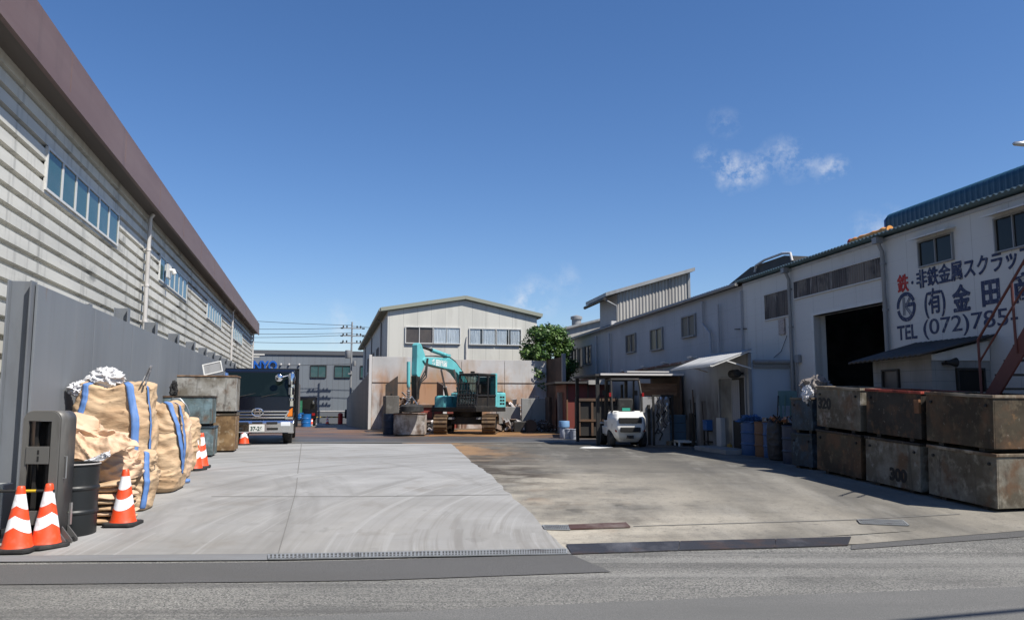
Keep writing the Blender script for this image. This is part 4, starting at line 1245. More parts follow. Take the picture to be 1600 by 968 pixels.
AW = thing('door_awning', 'pale corrugated awning sheet above the office door', 'awning', (XR, 0, 0), RB)
a0, a1 = tn - .25, rt(1105, 9.62) + .15
m = MB()
m.grid(lambda u, v: (xo - .02 - 1.12 * v, a0 + (a1 - a0) * u, 2.99 - .42 * v + .02 * sin(u * 2 * pi * 20)), 200, 3)
m.build('sheet', M('awning_plastic', (.36, .37, .37), .5, layers=[((.5, .5, .5), (1, 7, 1), .45, .62, .7), ((.2, .19, .17), (2, 2, 2), .56, .7, .6)]), AW, smooth=60, thick=.012)
m = MB().box(xo - 1.16, xo - 1.1, a0, a1, 2.54, 2.58).bar((xo - .03, a0 + .03, 2.96), (xo - 1.12, a0 + .03, 2.55), .04, .04).bar((xo - .03, a1 - .03, 2.96), (xo - 1.12, a1 - .03, 2.55), .04, .04)
m.bar((xo - .03, a0 + .03, 2.5), (xo - .7, a0 + .03, 2.69), .03, .03).bar((xo - .03, a1 - .05, 2.5), (xo - .7, a1 - .05, 2.69), .03, .03)
m.build('bracket', white_metal, AW)

# open storage canopy beside the forklift
SC = thing('storage_canopy', 'dark flat roofed storage canopy behind the white forklift', 'canopy', (XR, 0, 0), RB)
c0_, c1_ = 25.7, 28.6
m = MB().box(-4.15, xo - .06, c0_, c1_, 2.44, 2.5)
m.build('roof', darkroof, SC)
m = MB().box(-4.0, xo - .06, c0_ - .04, c0_ - .002, 2.46, 2.52).box(-3.1, xo - .5, c0_ + .1, c0_ + .4, 2.56, 2.6)
m.build('edge_strip', pvc, SC)
for (x, t) in ((-4.05, c0_ + .15), (-4.05, c1_ - .15)):
    MB().box(x - .05, x + .05, t - .05, t + .05, .3, 2.44).build('post', darksteel, SC)
MB().box(-1.38, xo - .09, c0_ + .1, c1_, .3, 2.44).build('back_wall', rustdark, SC)
woodp = M('brown_board', (.17, .085, .045), .75, layers=[((.28, .17, .1), (1.2, 1.2, 8), .45, .65, .9, 5), ((.06, .035, .025), (2, 2, 6), .55, .7, .8)])
p = P(1000, 610, 25.28)
BD = MB().box(0, 1.36, 0, .05, zc(618, 25.28), zc(598.5, 25.28)).build('plywood_board', woodp, loc=(p.x, p.y, 0), rot=(0, 0, RB))
tag(BD, 'brown weathered plywood board hanging under the canopy roof', 'board')
BD = thing('scrap_plate', 'tall grey scuffed steel panel with black scrawls beside the forklift', 'steel plate', (AX(1000, 25.15), 25.15, .3), RB)
MB().box(0, 1.02, 0, .08, 0, zc(620, 26) - .3).build('plate', M('scuffed_plate', (.3, .3, .31), .6, layers=[((.1, .1, .1), (2.2, 2.2, 1.6), .52, .6, .95, 4), ((.4, .4, .4), (5, 5, 5), .58, .68, .8), ((.15, .1, .07), (2, 2, .8), .55, .7, .7)]), BD, bevel=.008)
m = MB().box(.22, .3, -.06, -.005, 0, 1.25).box(.95, 1.04, -.08, -.005, 0, zc(620, 26) - .32)
m.build('stiffener', darksteel, BD)
for k, pts in enumerate(([(.55, 1.0), (.62, .9), (.75, .98), (.85, 1.1)], [(.5, .95), (.6, .8), (.5, .7)], [(.4, .25), (.55, .5), (.7, .35), (.6, .15)])):
    MB().tube([(p_[0], -.012, p_[1]) for p_ in pts], .022, 6).build('scrawl', black_paint, BD)
# chain hoist and hooks hanging on the panel
HK = thing('chain_hooks', 'bundle of pale lifting chains and hooks hanging beside the steel panel', 'lifting chains', (AX(1036, 24.9), 24.9, .3), RB)
for k in range(5):
    m = MB()
    rr = random.Random(k)
    x = -.2 + k * .1
    pts = [(x + .03 * sin(j * 2 + k), .02 * cos(j * 3), 1.5 - j * .09) for j in range(12 - k)]
    for a, b in zip(pts, pts[1:]):
        m.bar(a, b, .035 if k % 2 else .025, .02)
    m.tube([(pts[-1][0], 0, pts[-1][2]), (pts[-1][0] + .07, 0, pts[-1][2] - .06), (pts[-1][0] + .03, 0, pts[-1][2] - .14), (pts[-1][0] - .05, 0, pts[-1][2] - .1)], .016, 6)
    m.build('chain', silver if k % 2 else darksteel, HK)
MB().box(-.35, .35, .03, .08, 1.5, 1.56).box(-.34, -.28, .03, .08, 0, 1.5).box(.28, .34, .03, .08, 0, 1.5).build('stand', darksteel, HK)

# containers under and beside the canopy
CN = thing('ribbed_container', 'dark brown ribbed steel container left of the forklift', 'container', (AX(903, 29.8), 29.8, .3), R(-2))
m = MB().box(0, .06, 0, 3, .1, zc(622, 30) - .3).box(.06, 1.6, 0, .06, .1, zc(622, 30) - .3).box(1.54, 1.6, .06, 3, .1, zc(622, 30) - .3).box(.06, 1.54, 2.94, 3, .1, zc(622, 30) - .3).box(.06, 1.54, .06, 2.94, .1, .15)
m.build('body', M('dark_brown_steel', (.035, .033, .03), .7, layers=[((.06, .05, .04), (2, 2, 1), .5, .7, .8)]), CN)
m = MB()
h = zc(622, 30) - .3
for k in range(4):
    m.box(.0 + k * .48, .08 + k * .48, -.06, -.002, .1, h)
m.box(-.03, 1.63, -.08, -.0, h - .1, h + .0).box(-.03, 1.63, -.075, -.0, .62, .7)
m.build('ribs', rustdark, CN)
CN2 = thing('red_shed', 'dull red steel shed with sheet roof left of the canopy', 'shed', (AX(884, 33.5), 33.5, .3), R(4))
h = zc(600, 33.5) - .3
MB().box(0, 2.3, 0, 3.4, 0, h).build('wall', M('dull_red_paint', (.2, .045, .035), .65, layers=[((.12, .045, .035), (1.5, 1.5, .5), .45, .7, .8)]), CN2)
m = MB()
for k in range(6):
    m.box(.02 + k * .44, .08 + k * .44, -.05, -.002, 0, h)
m.build('ribs', rustdark, CN2)
MB().box(-.5, 2.5, -.35, 3.6, h + .02, h + .1).build('roof', darkroof, CN2)
MB().box(.9, 2.5, -.38, -.352, h - .02, h + .16).build('fascia', weather, CN2)

# ---------------------------------------------------------------- hut against the depot wall
HT = thing('block_hut', 'small grey block hut with dark slanted roof under the lettering', 'hut', (XR, 0, 0), RB)
hx = -1.17
h0, h1 = rt(1442, 9.665), rt(1353, 9.665)
ze_, zw_ = EYE + .84, EYE + 1.13
m = MB().box(hx, hx + .12, h0, h1, 0, ze_)
m.prism([(hx + .12, 0), (-.01, 0), (-.01, zw_ - .03), (hx + .12, ze_ - .0)], h0 + .002, h0 + .12)
m.prism([(hx + .12, 0), (-.01, 0), (-.01, zw_ - .03), (hx + .12, ze_ - .0)], h1 - .12, h1 - .002)
m.build('wall', hutwall, HT)
MB().prism([(hx + .01, ze_ - .12), (-.02, ze_ - .12), (-.02, zw_ - .05), (hx + .01, ze_ - .02)], h0 - .025, h0 - .0).build('gable_board', whitewall, HT)
m = MB()
m.grid(lambda u, v: (hx - .3 + (1.15 + .3) * v, h0 - .2 + (h1 - h0 + .55) * u, ze_ - .03 + (zw_ - ze_ + .06) * v + .012 * sin(u * 2 * pi * 15) - .05 * (1 - v) * u), 150, 2)
m.build('roof', darkroof, HT, smooth=60, thick=.035)
Th = basis((0, -1, 0), (-1, 0, 0), (0, 0, 1), (hx, rt(1392, 9.665) + .3, 1.55))
window(HT, basis((0, -1, 0), (-1, 0, 0), (0, 0, 1), (hx, rt(1370, 9.665), 1.5)), rt(1370, 9.665) - rt(1392, 9.665), .72, 1, darksteel, dimglass, fw=.035, depth=.05)
window(HT, basis((1, 0, 0), (0, -1, 0), (0, 0, 1), (hx + .5, h0, 1.2)), .48, 1.0, 1, darksteel, darkglass, fw=.04, depth=.05)
m = MB().lathe([(.04, 0), (.045, .08), (.08, .18), (.085, .19)], 14, (hx + .2, h0 - .12, ze_ - .16), 'X').box(hx + .2, hx + .25, h0 - .12, h0, ze_ - .2, ze_ - .15)
m.build('loudspeaker', rubber, HT, smooth=40)

ST = thing('steel_stairs', 'red oxide steel staircase with handrails climbing beside the hut', 'stairs', (XR, 0, 0), RB)
so, si = -1.42, -.62
s0, s1 = 14.35, 11.45
rise = 1.06
zs0 = .18
for x in (so, si):
    MB().prism([(s0, zs0 - .1), (s0 - .3, zs0 - .1), (s1, zs0 + (s0 - s1 - .24) * rise), (s1, zs0 + (s0 - s1) * rise + .08)], x - .02, x + .02, 'YZ').build('stringer', red_steel, ST)
m = MB()
k = 1
while k * .21 / rise < s0 - s1 - .1:
    t = s0 - k * .21 / rise
    MB_ = m.box(so + .021, si - .021, t - .11, t + .1, zs0 + k * .21 - .03, zs0 + k * .21)
    k += 1
m.build('treads', darksteel, ST)
for x in (so - .03,):
    m = MB().tube([(x, s0 - 1.45, zs0 + .9 + 1.45 * rise), (x, s1, zs0 + .9 + (s0 - s1) * rise)], .02, 8)
    m.tube([(x, s0 - 1.45, zs0 + .55 + 1.45 * rise), (x, s1, zs0 + .55 + (s0 - s1) * rise)], .016, 8)
    for q in (1.45, 2.2):
        m.tube([(x, s0 - q, zs0 - .15 + q * rise), (x, s0 - q, zs0 + .9 + q * rise)], .02, 8)
    m.build('handrail', red_steel, ST, smooth=40)

# ---------------------------------------------------------------- steel bins


def rusty(name, base, r=.5, dark=.6, light=None, rustc=RUST):
    return M(name, base, .72, .05, layers=[((base[0] * .38, base[1] * .33, base[2] * .26), (1.15, 1.15, 1.5), .41, .57, .85, 7), (light or (base[0] * 1.5, base[1] * 1.5, base[2] * 1.5), (4.5, 4.5, 4), .55, .66, .6, 9),
            (rustc, (2.3, 2.3, 2.0), .6 - r * .16, .7 - r * .1, .8, 8), (RUSTD, (5, 5, 4), .54, .68, dark, 8), (RUSTL, (3.1, 3.1, 2.4), .62, .71, r * .8, 8), ((.02, .018, .016), (8, 8, 1.0), .57, .7, .5, 6), ((.3, .27, .22), (16, 16, 14), .63, .7, .4, 5)], bump=(14, .3, .012), rvar=.1)


def bin_box(name, label, cat, loc, rz, w, l, h, mat, rim=None, group=None, tilt=0, feet=.055, ribs=0, wall=.025, text=None, tx=None, rimw=.034, fill=None, lug=True):
    """open steel box on two skids: local x across, local y along"""
    t = thing(name, label, cat, loc, rz, group, tilt)
    z0 = feet
    rr = random.Random(label)
    b = lambda: rr.uniform(-.006, .006)
    m = MB()
    m.box(0, wall, 0, l, z0, h).box(w - wall, w, 0, l, z0, h).box(wall, w - wall, 0, wall, z0, h).box(wall, w - wall, l - wall, l, z0, h).box(wall, w - wall, wall, l - wall, z0, z0 + .02)
    m.build('body', mat, t, bevel=.006)
    r = MB()
    q = rimw
    r.box(-q * .5, q * .5, -q * .5, l + q * .5, h - q + .002, h + .012).box(w - q * .5, w + q * .5, -q * .5, l + q * .5, h - q + .002, h + .012)
    r.box(q * .5, w - q * .5, -q * .5, q * .5, h - q + .002, h + .011).box(q * .5, w - q * .5, l - q * .5, l + q * .5, h - q + .002, h + .011)
    r.build('rim', rim or mat, t, bevel=.006)
    for y in (l * .2, l * .8):
        MB().box(.04, w - .04, y - .05, y + .05, 0, z0 - .002).build('skid', darksteel, t)
    if ribs:
        m = MB()
        for i in range(ribs):
            y = l * (i + 1) / (ribs + 1)
            m.box(-.03, -.002, y - .03, y + .03, z0, h - q)
            m.box(w + .002, w + .03, y - .03, y + .03, z0, h - q)
        m.build('rib', mat, t)
    if lug:
        for y in (.12, l - .12):
            MB().lathe([(.022, 0), (.022, .02)], 10, (-.024, y, h - .14), 'X').build('lug', black_paint, t)
    if text:
        o = lettering(text, .27, black_paint, t, basis((0, -1, 0), (0, 0, 1), (-1, 0, 0), (-.003, tx[0], tx[1])), .003, .014, 1.0)
    return t


UA = atan2(.2147, .9767)
N0 = V((6.74, 11.3, 0))
ud = V((-.2147, .9767, 0))
TILT = math.atan(.05)
m_brown = rusty('brown_rust_paint', (.065, .05, .03), .8, light=(.2, .16, .1))
m_pale = rusty('pale_rust_paint', (.15, .135, .105), .45, light=(.38, .36, .33))
m_dark = rusty('dark_rust_paint', (.035, .03, .024), .4)
m_grey = rusty('grey_rust_paint', (.25, .24, .205), .35, light=(.4, .39, .36))
m_olive = rusty('olive_rust_paint', (.2, .183, .145), .5, light=(.36, .33, .26))
m_rim = rusty('bare_rim', (.3, .26, .2), .5)
m_redrim = rusty('red_rim', (.4, .07, .045), .2)
rows = [(0.0, 1.32), (1.45, 1.32), (2.92, 1.32)]
low = [(m_olive, m_rim, None, 'lower steel bin at the road end of the stack, pale rust streaked end'), (m_grey, m_dark, ('300', (.72, .16)), 'lower steel bin with 300 painted on its pale side'), (m_brown, m_dark, None, 'lower brown rusted bin beneath the bin marked 320')]
upp = [(m_brown, m_rim, None, 'upper rust brown bin at the road end of the stack'), (m_dark, m_redrim, None, 'upper dark bin with a red painted rim'), (m_pale, m_rim, ('320', (1.27, .4)), 'upper pale rusty bin with 320 painted on its side')]
HB = .8
for i, (s, l) in enumerate(rows):
    p = N0 + ud * s
    p.z = gz(p.y)
    for k, spec in enumerate((low[i], upp[i])):
        mt, rmm, tx, lab = spec
        up = V((0, sin(-TILT) * 0, 1)) * (k * (HB + .015))
        jit = V((.03 * sin(i * 5 + k * 3), 0, 0))
        bin_box('steel_bin', lab, 'steel bin', p + up + jit, UA + .012 * sin(i * 3 + k * 4), .93, l, HB, mt, rmm, 'rusty bins stacked along the depot', TILT, text=tx[0] if tx else None, tx=tx[1] if tx else None)
# loose corner plate between bins
q = N0 + ud * 1.44
tag(MB().box(-.04, .0, -.06, .05, 0, .22).build('rusty_bracket', rusty('orange_rust', (.3, .13, .06), .8), loc=(q.x, q.y, gz(q.y) + 1.28), rot=(0, 0, UA)), 'small orange rusty bracket between two upper bins', 'bracket')
# two blue bins at the far end of the row
m_bluebin = rusty('worn_blue_paint', (.045, .08, .12), .2, light=(.12, .18, .24))
for k, lab in enumerate(('lower worn blue bin at the far end of the rusty stack', 'upper worn blue bin under the grey rags')):
    p = V((5.95 + .03 * k, 16.0, gz(16.0) + k * .72))
    bin_box('blue_bin', lab, 'steel bin', p, UA, .85, .75, .7, m_bluebin, m_bluebin if k == 0 else m_pale, 'blue bins beside the rusty stack', 0)


def crumple(name, label, loc, sx, sy, sz, mat, seed, cat, amp=.35, fr=3.0, tagit=True, parent=None):
    m = MB()

    def fn(u, v):
        a, b = 2 * pi * u, pi * (v * .98 + .01)
        d = V((cos(a) * sin(b), sin(a) * sin(b), cos(b)))
        n = NZ.noise(d * fr * .6 + V((seed, 0, 0)))
        w_ = NZ.noise(d * fr + V((seed, 4, 0)))
        r1 = (1 - abs(NZ.noise(d * fr * 1.1 + V((w_, seed, 0))))) ** 3
        r2 = (1 - abs(NZ.noise(d * fr * 2.1 + V((seed, w_, 7))))) ** 4
        s = 1 + amp * n + amp * 1.2 * (r1 - .4) + amp * .6 * (r2 - .4)
        p = V((d.x * sx, d.y * sy, d.z * sz)) * s
        return p
    m.grid(fn, 64, 36)
    o = m.build(name, mat, parent, loc=loc, smooth=35, merge=True)
    if tagit:
        tag(o, label, cat)
    return o


RGS = thing('rag_pile', 'grey and white rags heaped on the upper blue bin', 'rags', (6.2, 16.3, gz(16) + 1.43), .2)
crumple('rag', '', (.02, 0, .16), .26, .24, .24, M('grey_rag', (.2, .18, .17), .9), 3.0, 'rags', .34, 1.7, tagit=False, parent=RGS)
crumple('rag', '', (-.26, -.08, .08), .09, .14, .15, liner_m, 5.0, 'rags', .36, 1.7, tagit=False, parent=RGS)


def drum(name, label, loc, r, h, mat, group=None, open_top=True, cat='drum', fillm=None):
    t = thing(name, label, cat, loc, random.uniform(0, 6), group)
    pr = [(r * .97, .0), (r, .015)]
    for zz in (.33, .66):
        pr += [(r, h * zz - .03), (r + .014, h * zz - .01), (r + .014, h * zz + .01), (r, h * zz + .03)]
    pr += [(r, h - .03), (r + .012, h - .02), (r + .012, h)]
    if open_top:
        pr += [(r - .012, h), (r - .015, h - .05)]
    MB().lathe(pr, 28, caps=False).lathe([(r - .016, h - .06), (.01, h - .06)], 28, caps=False).build('shell', mat, t, smooth=30)
    MB().lathe([(r + .003, h - .012), (r + .016, h - .006), (r + .003, h + .004)], 28, caps=False).build('rim', fillm or mat, t, smooth=40)
    return t


def bagfn(w, d, h, seed, bulge=.12, wr=.02, n=4.6, lean=(0, 0), taper=.0, topfold=.9, sag=.0):
    """surface of a filled bulk bag: rounded square section, belly, horizontal wrinkles, tucked-in top"""
    def fn(u, v, off=0.0):
        a = 2 * pi * u
        ca, sa = cos(a), sin(a)
        rr = (abs(ca) ** n + abs(sa) ** n) ** (-1 / n)
        v2 = min(v / topfold, 1.0)
        k = 1 - bulge + bulge * 1.6 * sin(pi * min(1, .12 + .8 * v2)) - taper * v2
        k *= min(1, .86 + 3.2 * v2) if v2 < .05 else 1
        z = h * (v2 if v2 < .93 else .93 + .07 * sin((v2 - .93) / .07 * pi / 2))
        if v > topfold:
            q = (v - topfold) / (1 - topfold)
            k *= 1 - q * .97
            z = h * (1 + .05 * sin(q * pi) - .05 * q)
        x, y = rr * ca * w / 2 * k, rr * sa * d / 2 * k
        p = V((x, y, z))
        w1 = NZ.fractal(V((x * 2.2, y * 2.2, z * 7.5)) + V((seed * 7, 0, 0)), 1.0, 2.0, 4)
        w2 = NZ.fractal(V((x * 1.4, y * 1.4, z * 1.6)) + V((0, seed * 5, 0)), 1.0, 2.0, 3)
        wp = .25 * NZ.noise(V((x * 2, y * 2, z * 2)) + V((seed, 9, 0)))
        w3 = (1 - abs(NZ.noise(V((x * 2.6 + wp, y * 2.6, z * 8 + x * 2 + wp * 6)) + V((seed, 3, 0))))) ** 3
        w4 = (1 - abs(NZ.noise(V((x * 3.5 - z * 2, y * 3.5 + z * 2, z * 2.5 + wp * 3)) + V((seed, 13, 0))))) ** 5
        dd = V((ca, sa, .0))
        s = (wr * .5 * w1 + wr * 2.0 * w2 + wr * 1.25 * (w3 - .5) + wr * 1.0 * (w4 - .4)) * min(1, .25 + v * 4)
        p += dd * (s + off)
        p.z += s * .5 + .035 * v2 ** 6 * cos(4 * a + pi) - sag * (ca * .5 + .5) * v2
        p.x += lean[0] * v2
        p.y += lean[1] * v2
        p.z = max(p.z, .005 + off * .2)
        return p
    return fn


def bag(label, loc, rz, w, d, h, seed, mat=None, straps=(), **kw):
    t = thing('bulk_bag', label, 'bulk bag', loc, rz, kw.pop('group', 'bulk bags along the steel fence'))
    fn = bagfn(w, d, h, seed, **kw)
    k2 = dict(kw)
    k2['wr'] = kw.get('wr', .02) * .45
    fs = bagfn(w, d, h, seed, **k2)
    MB().grid(lambda u, v: fn(u, v), 130, 76).build('sack', mat or bag_m, t, smooth=60, merge=True)
    for (u0, u1, v0, v1, wd, lift, sm) in straps:
        m = MB()

        def rib(s, q, u0=u0, u1=u1, v0=v0, v1=v1, wd=wd, lift=lift):
            u = u0 + (u1 - u0) * s + (q - .5) * wd / (2 * (w + d)) + .004 * sin(s * 9 + seed)
            v = v0 + (v1 - v0) * s
            return fs(u, v, .02 + lift * sin(pi * s))
        m.grid(rib, 46, 3)
        m.build('strap', sm, t, smooth=60, thick=.006)
    return t


# drums and sacks by the pale blue end wall
mb_blue = M('blue_drum_paint', (.03, .09, .22), .45, layers=[((.06, .13, .26), (3, 3, 2), .5, .7, .7)])
mb_navy = M('navy_drum_paint', (.025, .04, .075), .5, layers=[((.05, .06, .09), (3, 3, 2), .5, .7, .7)])
blue_sheet = M('blue_sheeting', (.05, .13, .3), .4, layers=[((.1, .2, .4), (5, 5, 2), .48, .66, .7)], bump=(10, .5, .02))
mb_brn = M('brown_drum_paint', (.17, .09, .05), .6, layers=[((.1, .05, .03), (3, 3, 1), .5, .7, .8)])
dk_sack = M('dark_sack', (.022, .022, .024), .6, layers=[((.05, .05, .05), 5, .5, .7, .6)])
for (px, Y, r, hh, mt, lab) in ((1173, 20.6, .28, .86, mb_blue, 'blue drum with a sheet over its rim by the pale blue end wall'), (1192, 19.9, .24, .86, mb_brn, 'brown drum between two blue ones by the end wall'), (1203, 19.6, .2, .84, mb_blue, 'narrow blue drum half hidden behind a dark sack'),
                                (1239, 17.7, .27, .83, mb_navy, 'dark navy drum next to the worn blue bins')):
    drum('steel_drum', lab, (AX(px, Y), Y, .3), r, hh, mt, 'drums by the pale blue end wall')
bag('black sack of scrap between the narrow blue drum and the navy drum', (AX(1217, 18.7), 18.7, .3), .2, .5, .5, .9, 11, dk_sack, wr=.012)
crumple('blue_sheet', 'crumpled bright blue sheet on the drum by the end wall', (AX(1173, 20.6), 20.6, 1.17), .26, .24, .1, blue_sheet, 8.0, 'sheet', .6)
heap('scrap_heap', 'copper coloured offcuts lying on the black sack and drums', ((AX(1205, 18.9), 18.9, 0), (AX(1240, 17.8), 17.8, 0), .22), 60, .14, [tin, M('copper_scrap', (.45, .2, .1), .5, .4), darksteel], .0, 9)
for o in [x for x in COL.objects if x.name.startswith('scrap_heap')][-1:]:
    o.location.z = .92
# shovel and brooms leaning on the end wall
SH = thing('tool_rack', 'teal tool rack with shovel and brooms near the end wall', 'tool rack', (AX(1226, 20.2), 20.2, .3), 0)
MB().box(-.16, .3, 0, .05, 1.25, 1.62).box(-.14, -.08, .0, .05, 0, 1.25).box(.2, .26, 0, .05, 0, 1.25).build('rack', M('teal_board', (.14, .24, .24), .6), SH)
for k, x in enumerate((-.2, -.02, .12)):
    m = MB().tube([(x - .12, -.2, .35), (x + .02, -.02, 1.5)], .016, 6)
    m.cbox((x - .13, -.22, .22), (.2, .03, .28), (.2, 0, 0))
    m.build('shovel' if k == 0 else 'broom', darksteel if k == 0 else M('broom_green', (.1, .18, .15), .8), SH)

# bits around the office door
BC = thing('plastic_crate', 'worn blue plastic crate at the bottom of a stack on a wooden pallet', 'crate', (AX(1046, 25.2), 25.2, .44), .05, 'blue crates on the pallet')
mb_cr = M('worn_blue_plastic', (.055, .11, .17), .6, layers=[((.1, .15, .2), 5, .5, .7, .6)])
for y0_, y1_, x0_, x1_ in ((0, .03, 0, .62), (.37, .4, 0, .62), (.03, .37, 0, .03), (.03, .37, .59, .62)):
    pass
MB().box(0, .62, 0, .03, 0, .26).box(0, .62, .37, .4, 0, .26).box(0, .03, .03, .37, 0, .26).box(.59, .62, .03, .37, 0, .26).box(.03, .59, .03, .37, 0, .02).build('body', mb_cr, BC, bevel=.008)
MB().box(-.015, .635, -.018, -.001, .2, .262).box(-.01, .63, -.012, -.001, .1, .13).build('rim', mb_cr, BC)
again(BC, 'worn blue plastic crate in the middle of the stack on the pallet', (AX(1046, 25.2) + .01, 25.21, .71), .03)
again(BC, 'worn blue plastic crate on top of the stack on the pallet', (AX(1046, 25.2) - .01, 25.2, .98), .07)
PA = thing('wooden_pallet', 'wooden pallet under the stack of worn blue crates', 'pallet', (AX(1043, 24.95), 24.95, .3), .05)
woodm = M('grey_wood', (.2, .17, .13), .85, layers=[((.12, .1, .08), (2, 10, 4), .45, .7, .8)])
m = MB()
for k in range(5):
    m.box(0, .8, k * .17, k * .17 + .12, .11, .135)
m.build('deck', woodm, PA)
m = MB()
for x in (0, .36, .72):
    m.box(x, x + .08, 0, .8, 0, .108)
m.build('bearer', woodm, PA)
SCL = thing('platform_scale', 'platform scale with tall column and low white framed deck', 'scale', (AX(1058, 24.4), 24.4, .3), .04)
MB().box(.3, .75, .3, .8, .08, .16).build('deck', silver, SCL, bevel=.01)
MB().tube([(.56, .75, .1), (.56, .75, .8)], .03, 10).build('column', silver, SCL, smooth=40)
MB().cbox((.56, .72, .86), (.22, .1, .16), (.3, 0, 0)).build('head', rubber, SCL, bevel=.02)
m = MB().box(0, 1.0, 0, .05, .12, .17).box(0, 1.0, .55, .6, .12, .17).box(0, .05, .05, .55, .12, .17).box(.95, 1.0, .05, .55, .12, .17)
for x in (0, .95):
    m.box(x, x + .05, 0, .05, 0, .12).box(x, x + .05, .55, .6, 0, .12)
m.build('frame', white_metal, SCL)
drum('red_drum', 'small red drum standing by the platform scale', (AX(1095, 24.9), 24.9, .3), .155, .6, M('red_drum_paint', (.36, .035, .025), .5, layers=[((.2, .03, .03), 4, .5, .7, .7)]))
CT = thing('tool_cart', 'dark cart carrying a bright blue box in front of the office', 'cart', (AX(1103, 23.2), 23.2, .3), .05)
MB().box(0, .5, 0, .4, .18, .22).box(0, .04, 0, .04, .05, .52).box(.46, .5, 0, .04, .05, .52).box(0, .04, .36, .4, .05, .52).box(.46, .5, .36, .4, .05, .52).box(0, .5, 0, .4, .5, .53).build('frame', darksteel, CT)
for (x, y) in ((.05, .05), (.45, .05), (.05, .35), (.45, .35)):
    MB().lathe([(.02, -.02), (.06, -.018), (.06, .018), (.02, .02)], 12, (x, y, .06), 'X').build('wheel', rubber, CT, smooth=40)
m = MB().tube([(.02, .38, .5), (.0, .45, 1.35), (.5, .45, 1.35), (.48, .38, .5)], .016, 6)
m.build('handle', darksteel, CT)
BX = thing('toolbox', 'bright blue steel toolbox on the dark cart', 'toolbox', (AX(1103, 23.2) - .02, 23.2, .83), .05)
mbx = M('bright_blue_paint', (.02, .11, .34), .4)
MB().box(0, .54, 0, .36, 0, .25).build('box', mbx, BX, bevel=.01)
MB().box(-.01, .55, -.01, .37, .252, .29).build('lid', mbx, BX, bevel=.008)
MB().box(.2, .34, -.02, -.001, .1, .16).build('latch', darksteel, BX)
WC = thing('metal_cabinet', 'narrow pale cabinet in front of the office door', 'cabinet', (AX(1124, 22.3), 22.3, .42), RB)
MB().box(0, .29, 0, .3, 0, .78).build('body', M('pale_cabinet', (.42, .43, .43), .5), WC, bevel=.01)
MB().box(.02, .27, -.014, -.001, .03, .74).build('door', M('pale_cabinet', (.42, .43, .43), .5), WC, bevel=.006)
MB().box(.23, .25, -.035, -.015, .35, .48).build('handle', silver, WC)
YJ = thing('jerry_can', 'yellow plastic can lying on the ground below the office step', 'can', (AX(1137, 21.9), 21.9, .3), .1)
ylw = M('dull_yellow', (.3, .19, .03), .5)
MB().box(0, .36, 0, .22, .0, .2).build('body', ylw, YJ, bevel=.03)
MB().tube([(.05, .11, .2), (.08, .11, .26), (.24, .11, .26), (.28, .11, .2)], .016, 6).build('handle', ylw, YJ)
MB().lathe([(.03, 0), (.03, .05)], 10, (.36, .11, .1), 'X').build('cap', rubber, YJ)
RK = thing('bar_rack', 'rack of dark upright steel bars left of the office door', 'bar rack', (AX(1080, 24.3), 24.3, .3), .1)
MB().box(0, .5, .1, .15, .9, .95).box(0, .04, 0, .3, 0, 1.0).box(.46, .5, 0, .3, 0, 1.0).box(0.04, .46, 0, .3, .02, .06).build('frame', darksteel, RK)
rr = random.Random(4)
for k in range(9):
    x = .04 + k * .05
    MB().tube([(x, .06 + rr.random() * .1, .06), (x + rr.uniform(-.06, .06), .12, rr.uniform(1.2, 1.75))], rr.uniform(.012, .025), 6).build('bar', [darksteel, rustdark, gunmetal][k % 3], RK)

mbk = M('pale_bucket', (.4, .43, .5), .5, layers=[((.25, .27, .33), (6, 6, 9), .52, .64, .6)])
BK = thing('plastic_bucket', 'white paint bucket, left one of the two on the ground', 'bucket', (AX(888, 29.3), 29.3, .3), 0, 'buckets by the canopy')
MB().lathe([(.13, 0), (.15, .34), (.16, .345), (.16, .37), (.145, .37)], 20).build('pail', mbk, BK, smooth=40)
MB().tube([(-.155, 0, .33), (-.15, -.12, .22), (0, -.18, .15), (.15, -.12, .22), (.155, 0, .33)], .006, 5).build('handle', silver, BK)
again(BK, 'white paint bucket, right one of the two on the ground', (AX(896.5, 29.0), 29.0, .3), 1.0)
BK2 = thing('water_container', 'tall blue and white container behind the two buckets', 'container', (AX(881, 29.8), 29.8, .3), 0)
MB().lathe([(.16, 0), (.17, .02), (.17, .36), (.16, .38)], 18).build('base', mbk, BK2, smooth=40)
MB().lathe([(.16, .381), (.2, .42), (.2, .62), (.19, .64)], 18).build('pail', M('light_blue_plastic', (.16, .3, .5), .5), BK2, smooth=40)

# street lamp at the right edge
tip = P(1582, 226, 34)
SL = thing('street_lamp', 'pale lamp head of a tall light mast beyond the depot roof', 'street lamp', (tip.x + 2.6, 34, 0), 0)
zz = tip.z
MB().lathe([(.16, 0), (.08, zz - .1)], 12).build('pole', pvc_grey, SL, smooth=40)
MB().tube([(0, 0, zz - .3), (-.6, 0, zz + .06), (-1.9, 0, zz + .12)], .045, 8).build('arm', pvc_grey, SL, smooth=40)
m = MB().lathe([(.02, -.6), (.09, -.52), (.13, -.1), (.1, .25), (.04, .32)], 14, (-2.0, 0, zz + .04), 'X')
m.build('lamp_head', silver, SL, smooth=50)

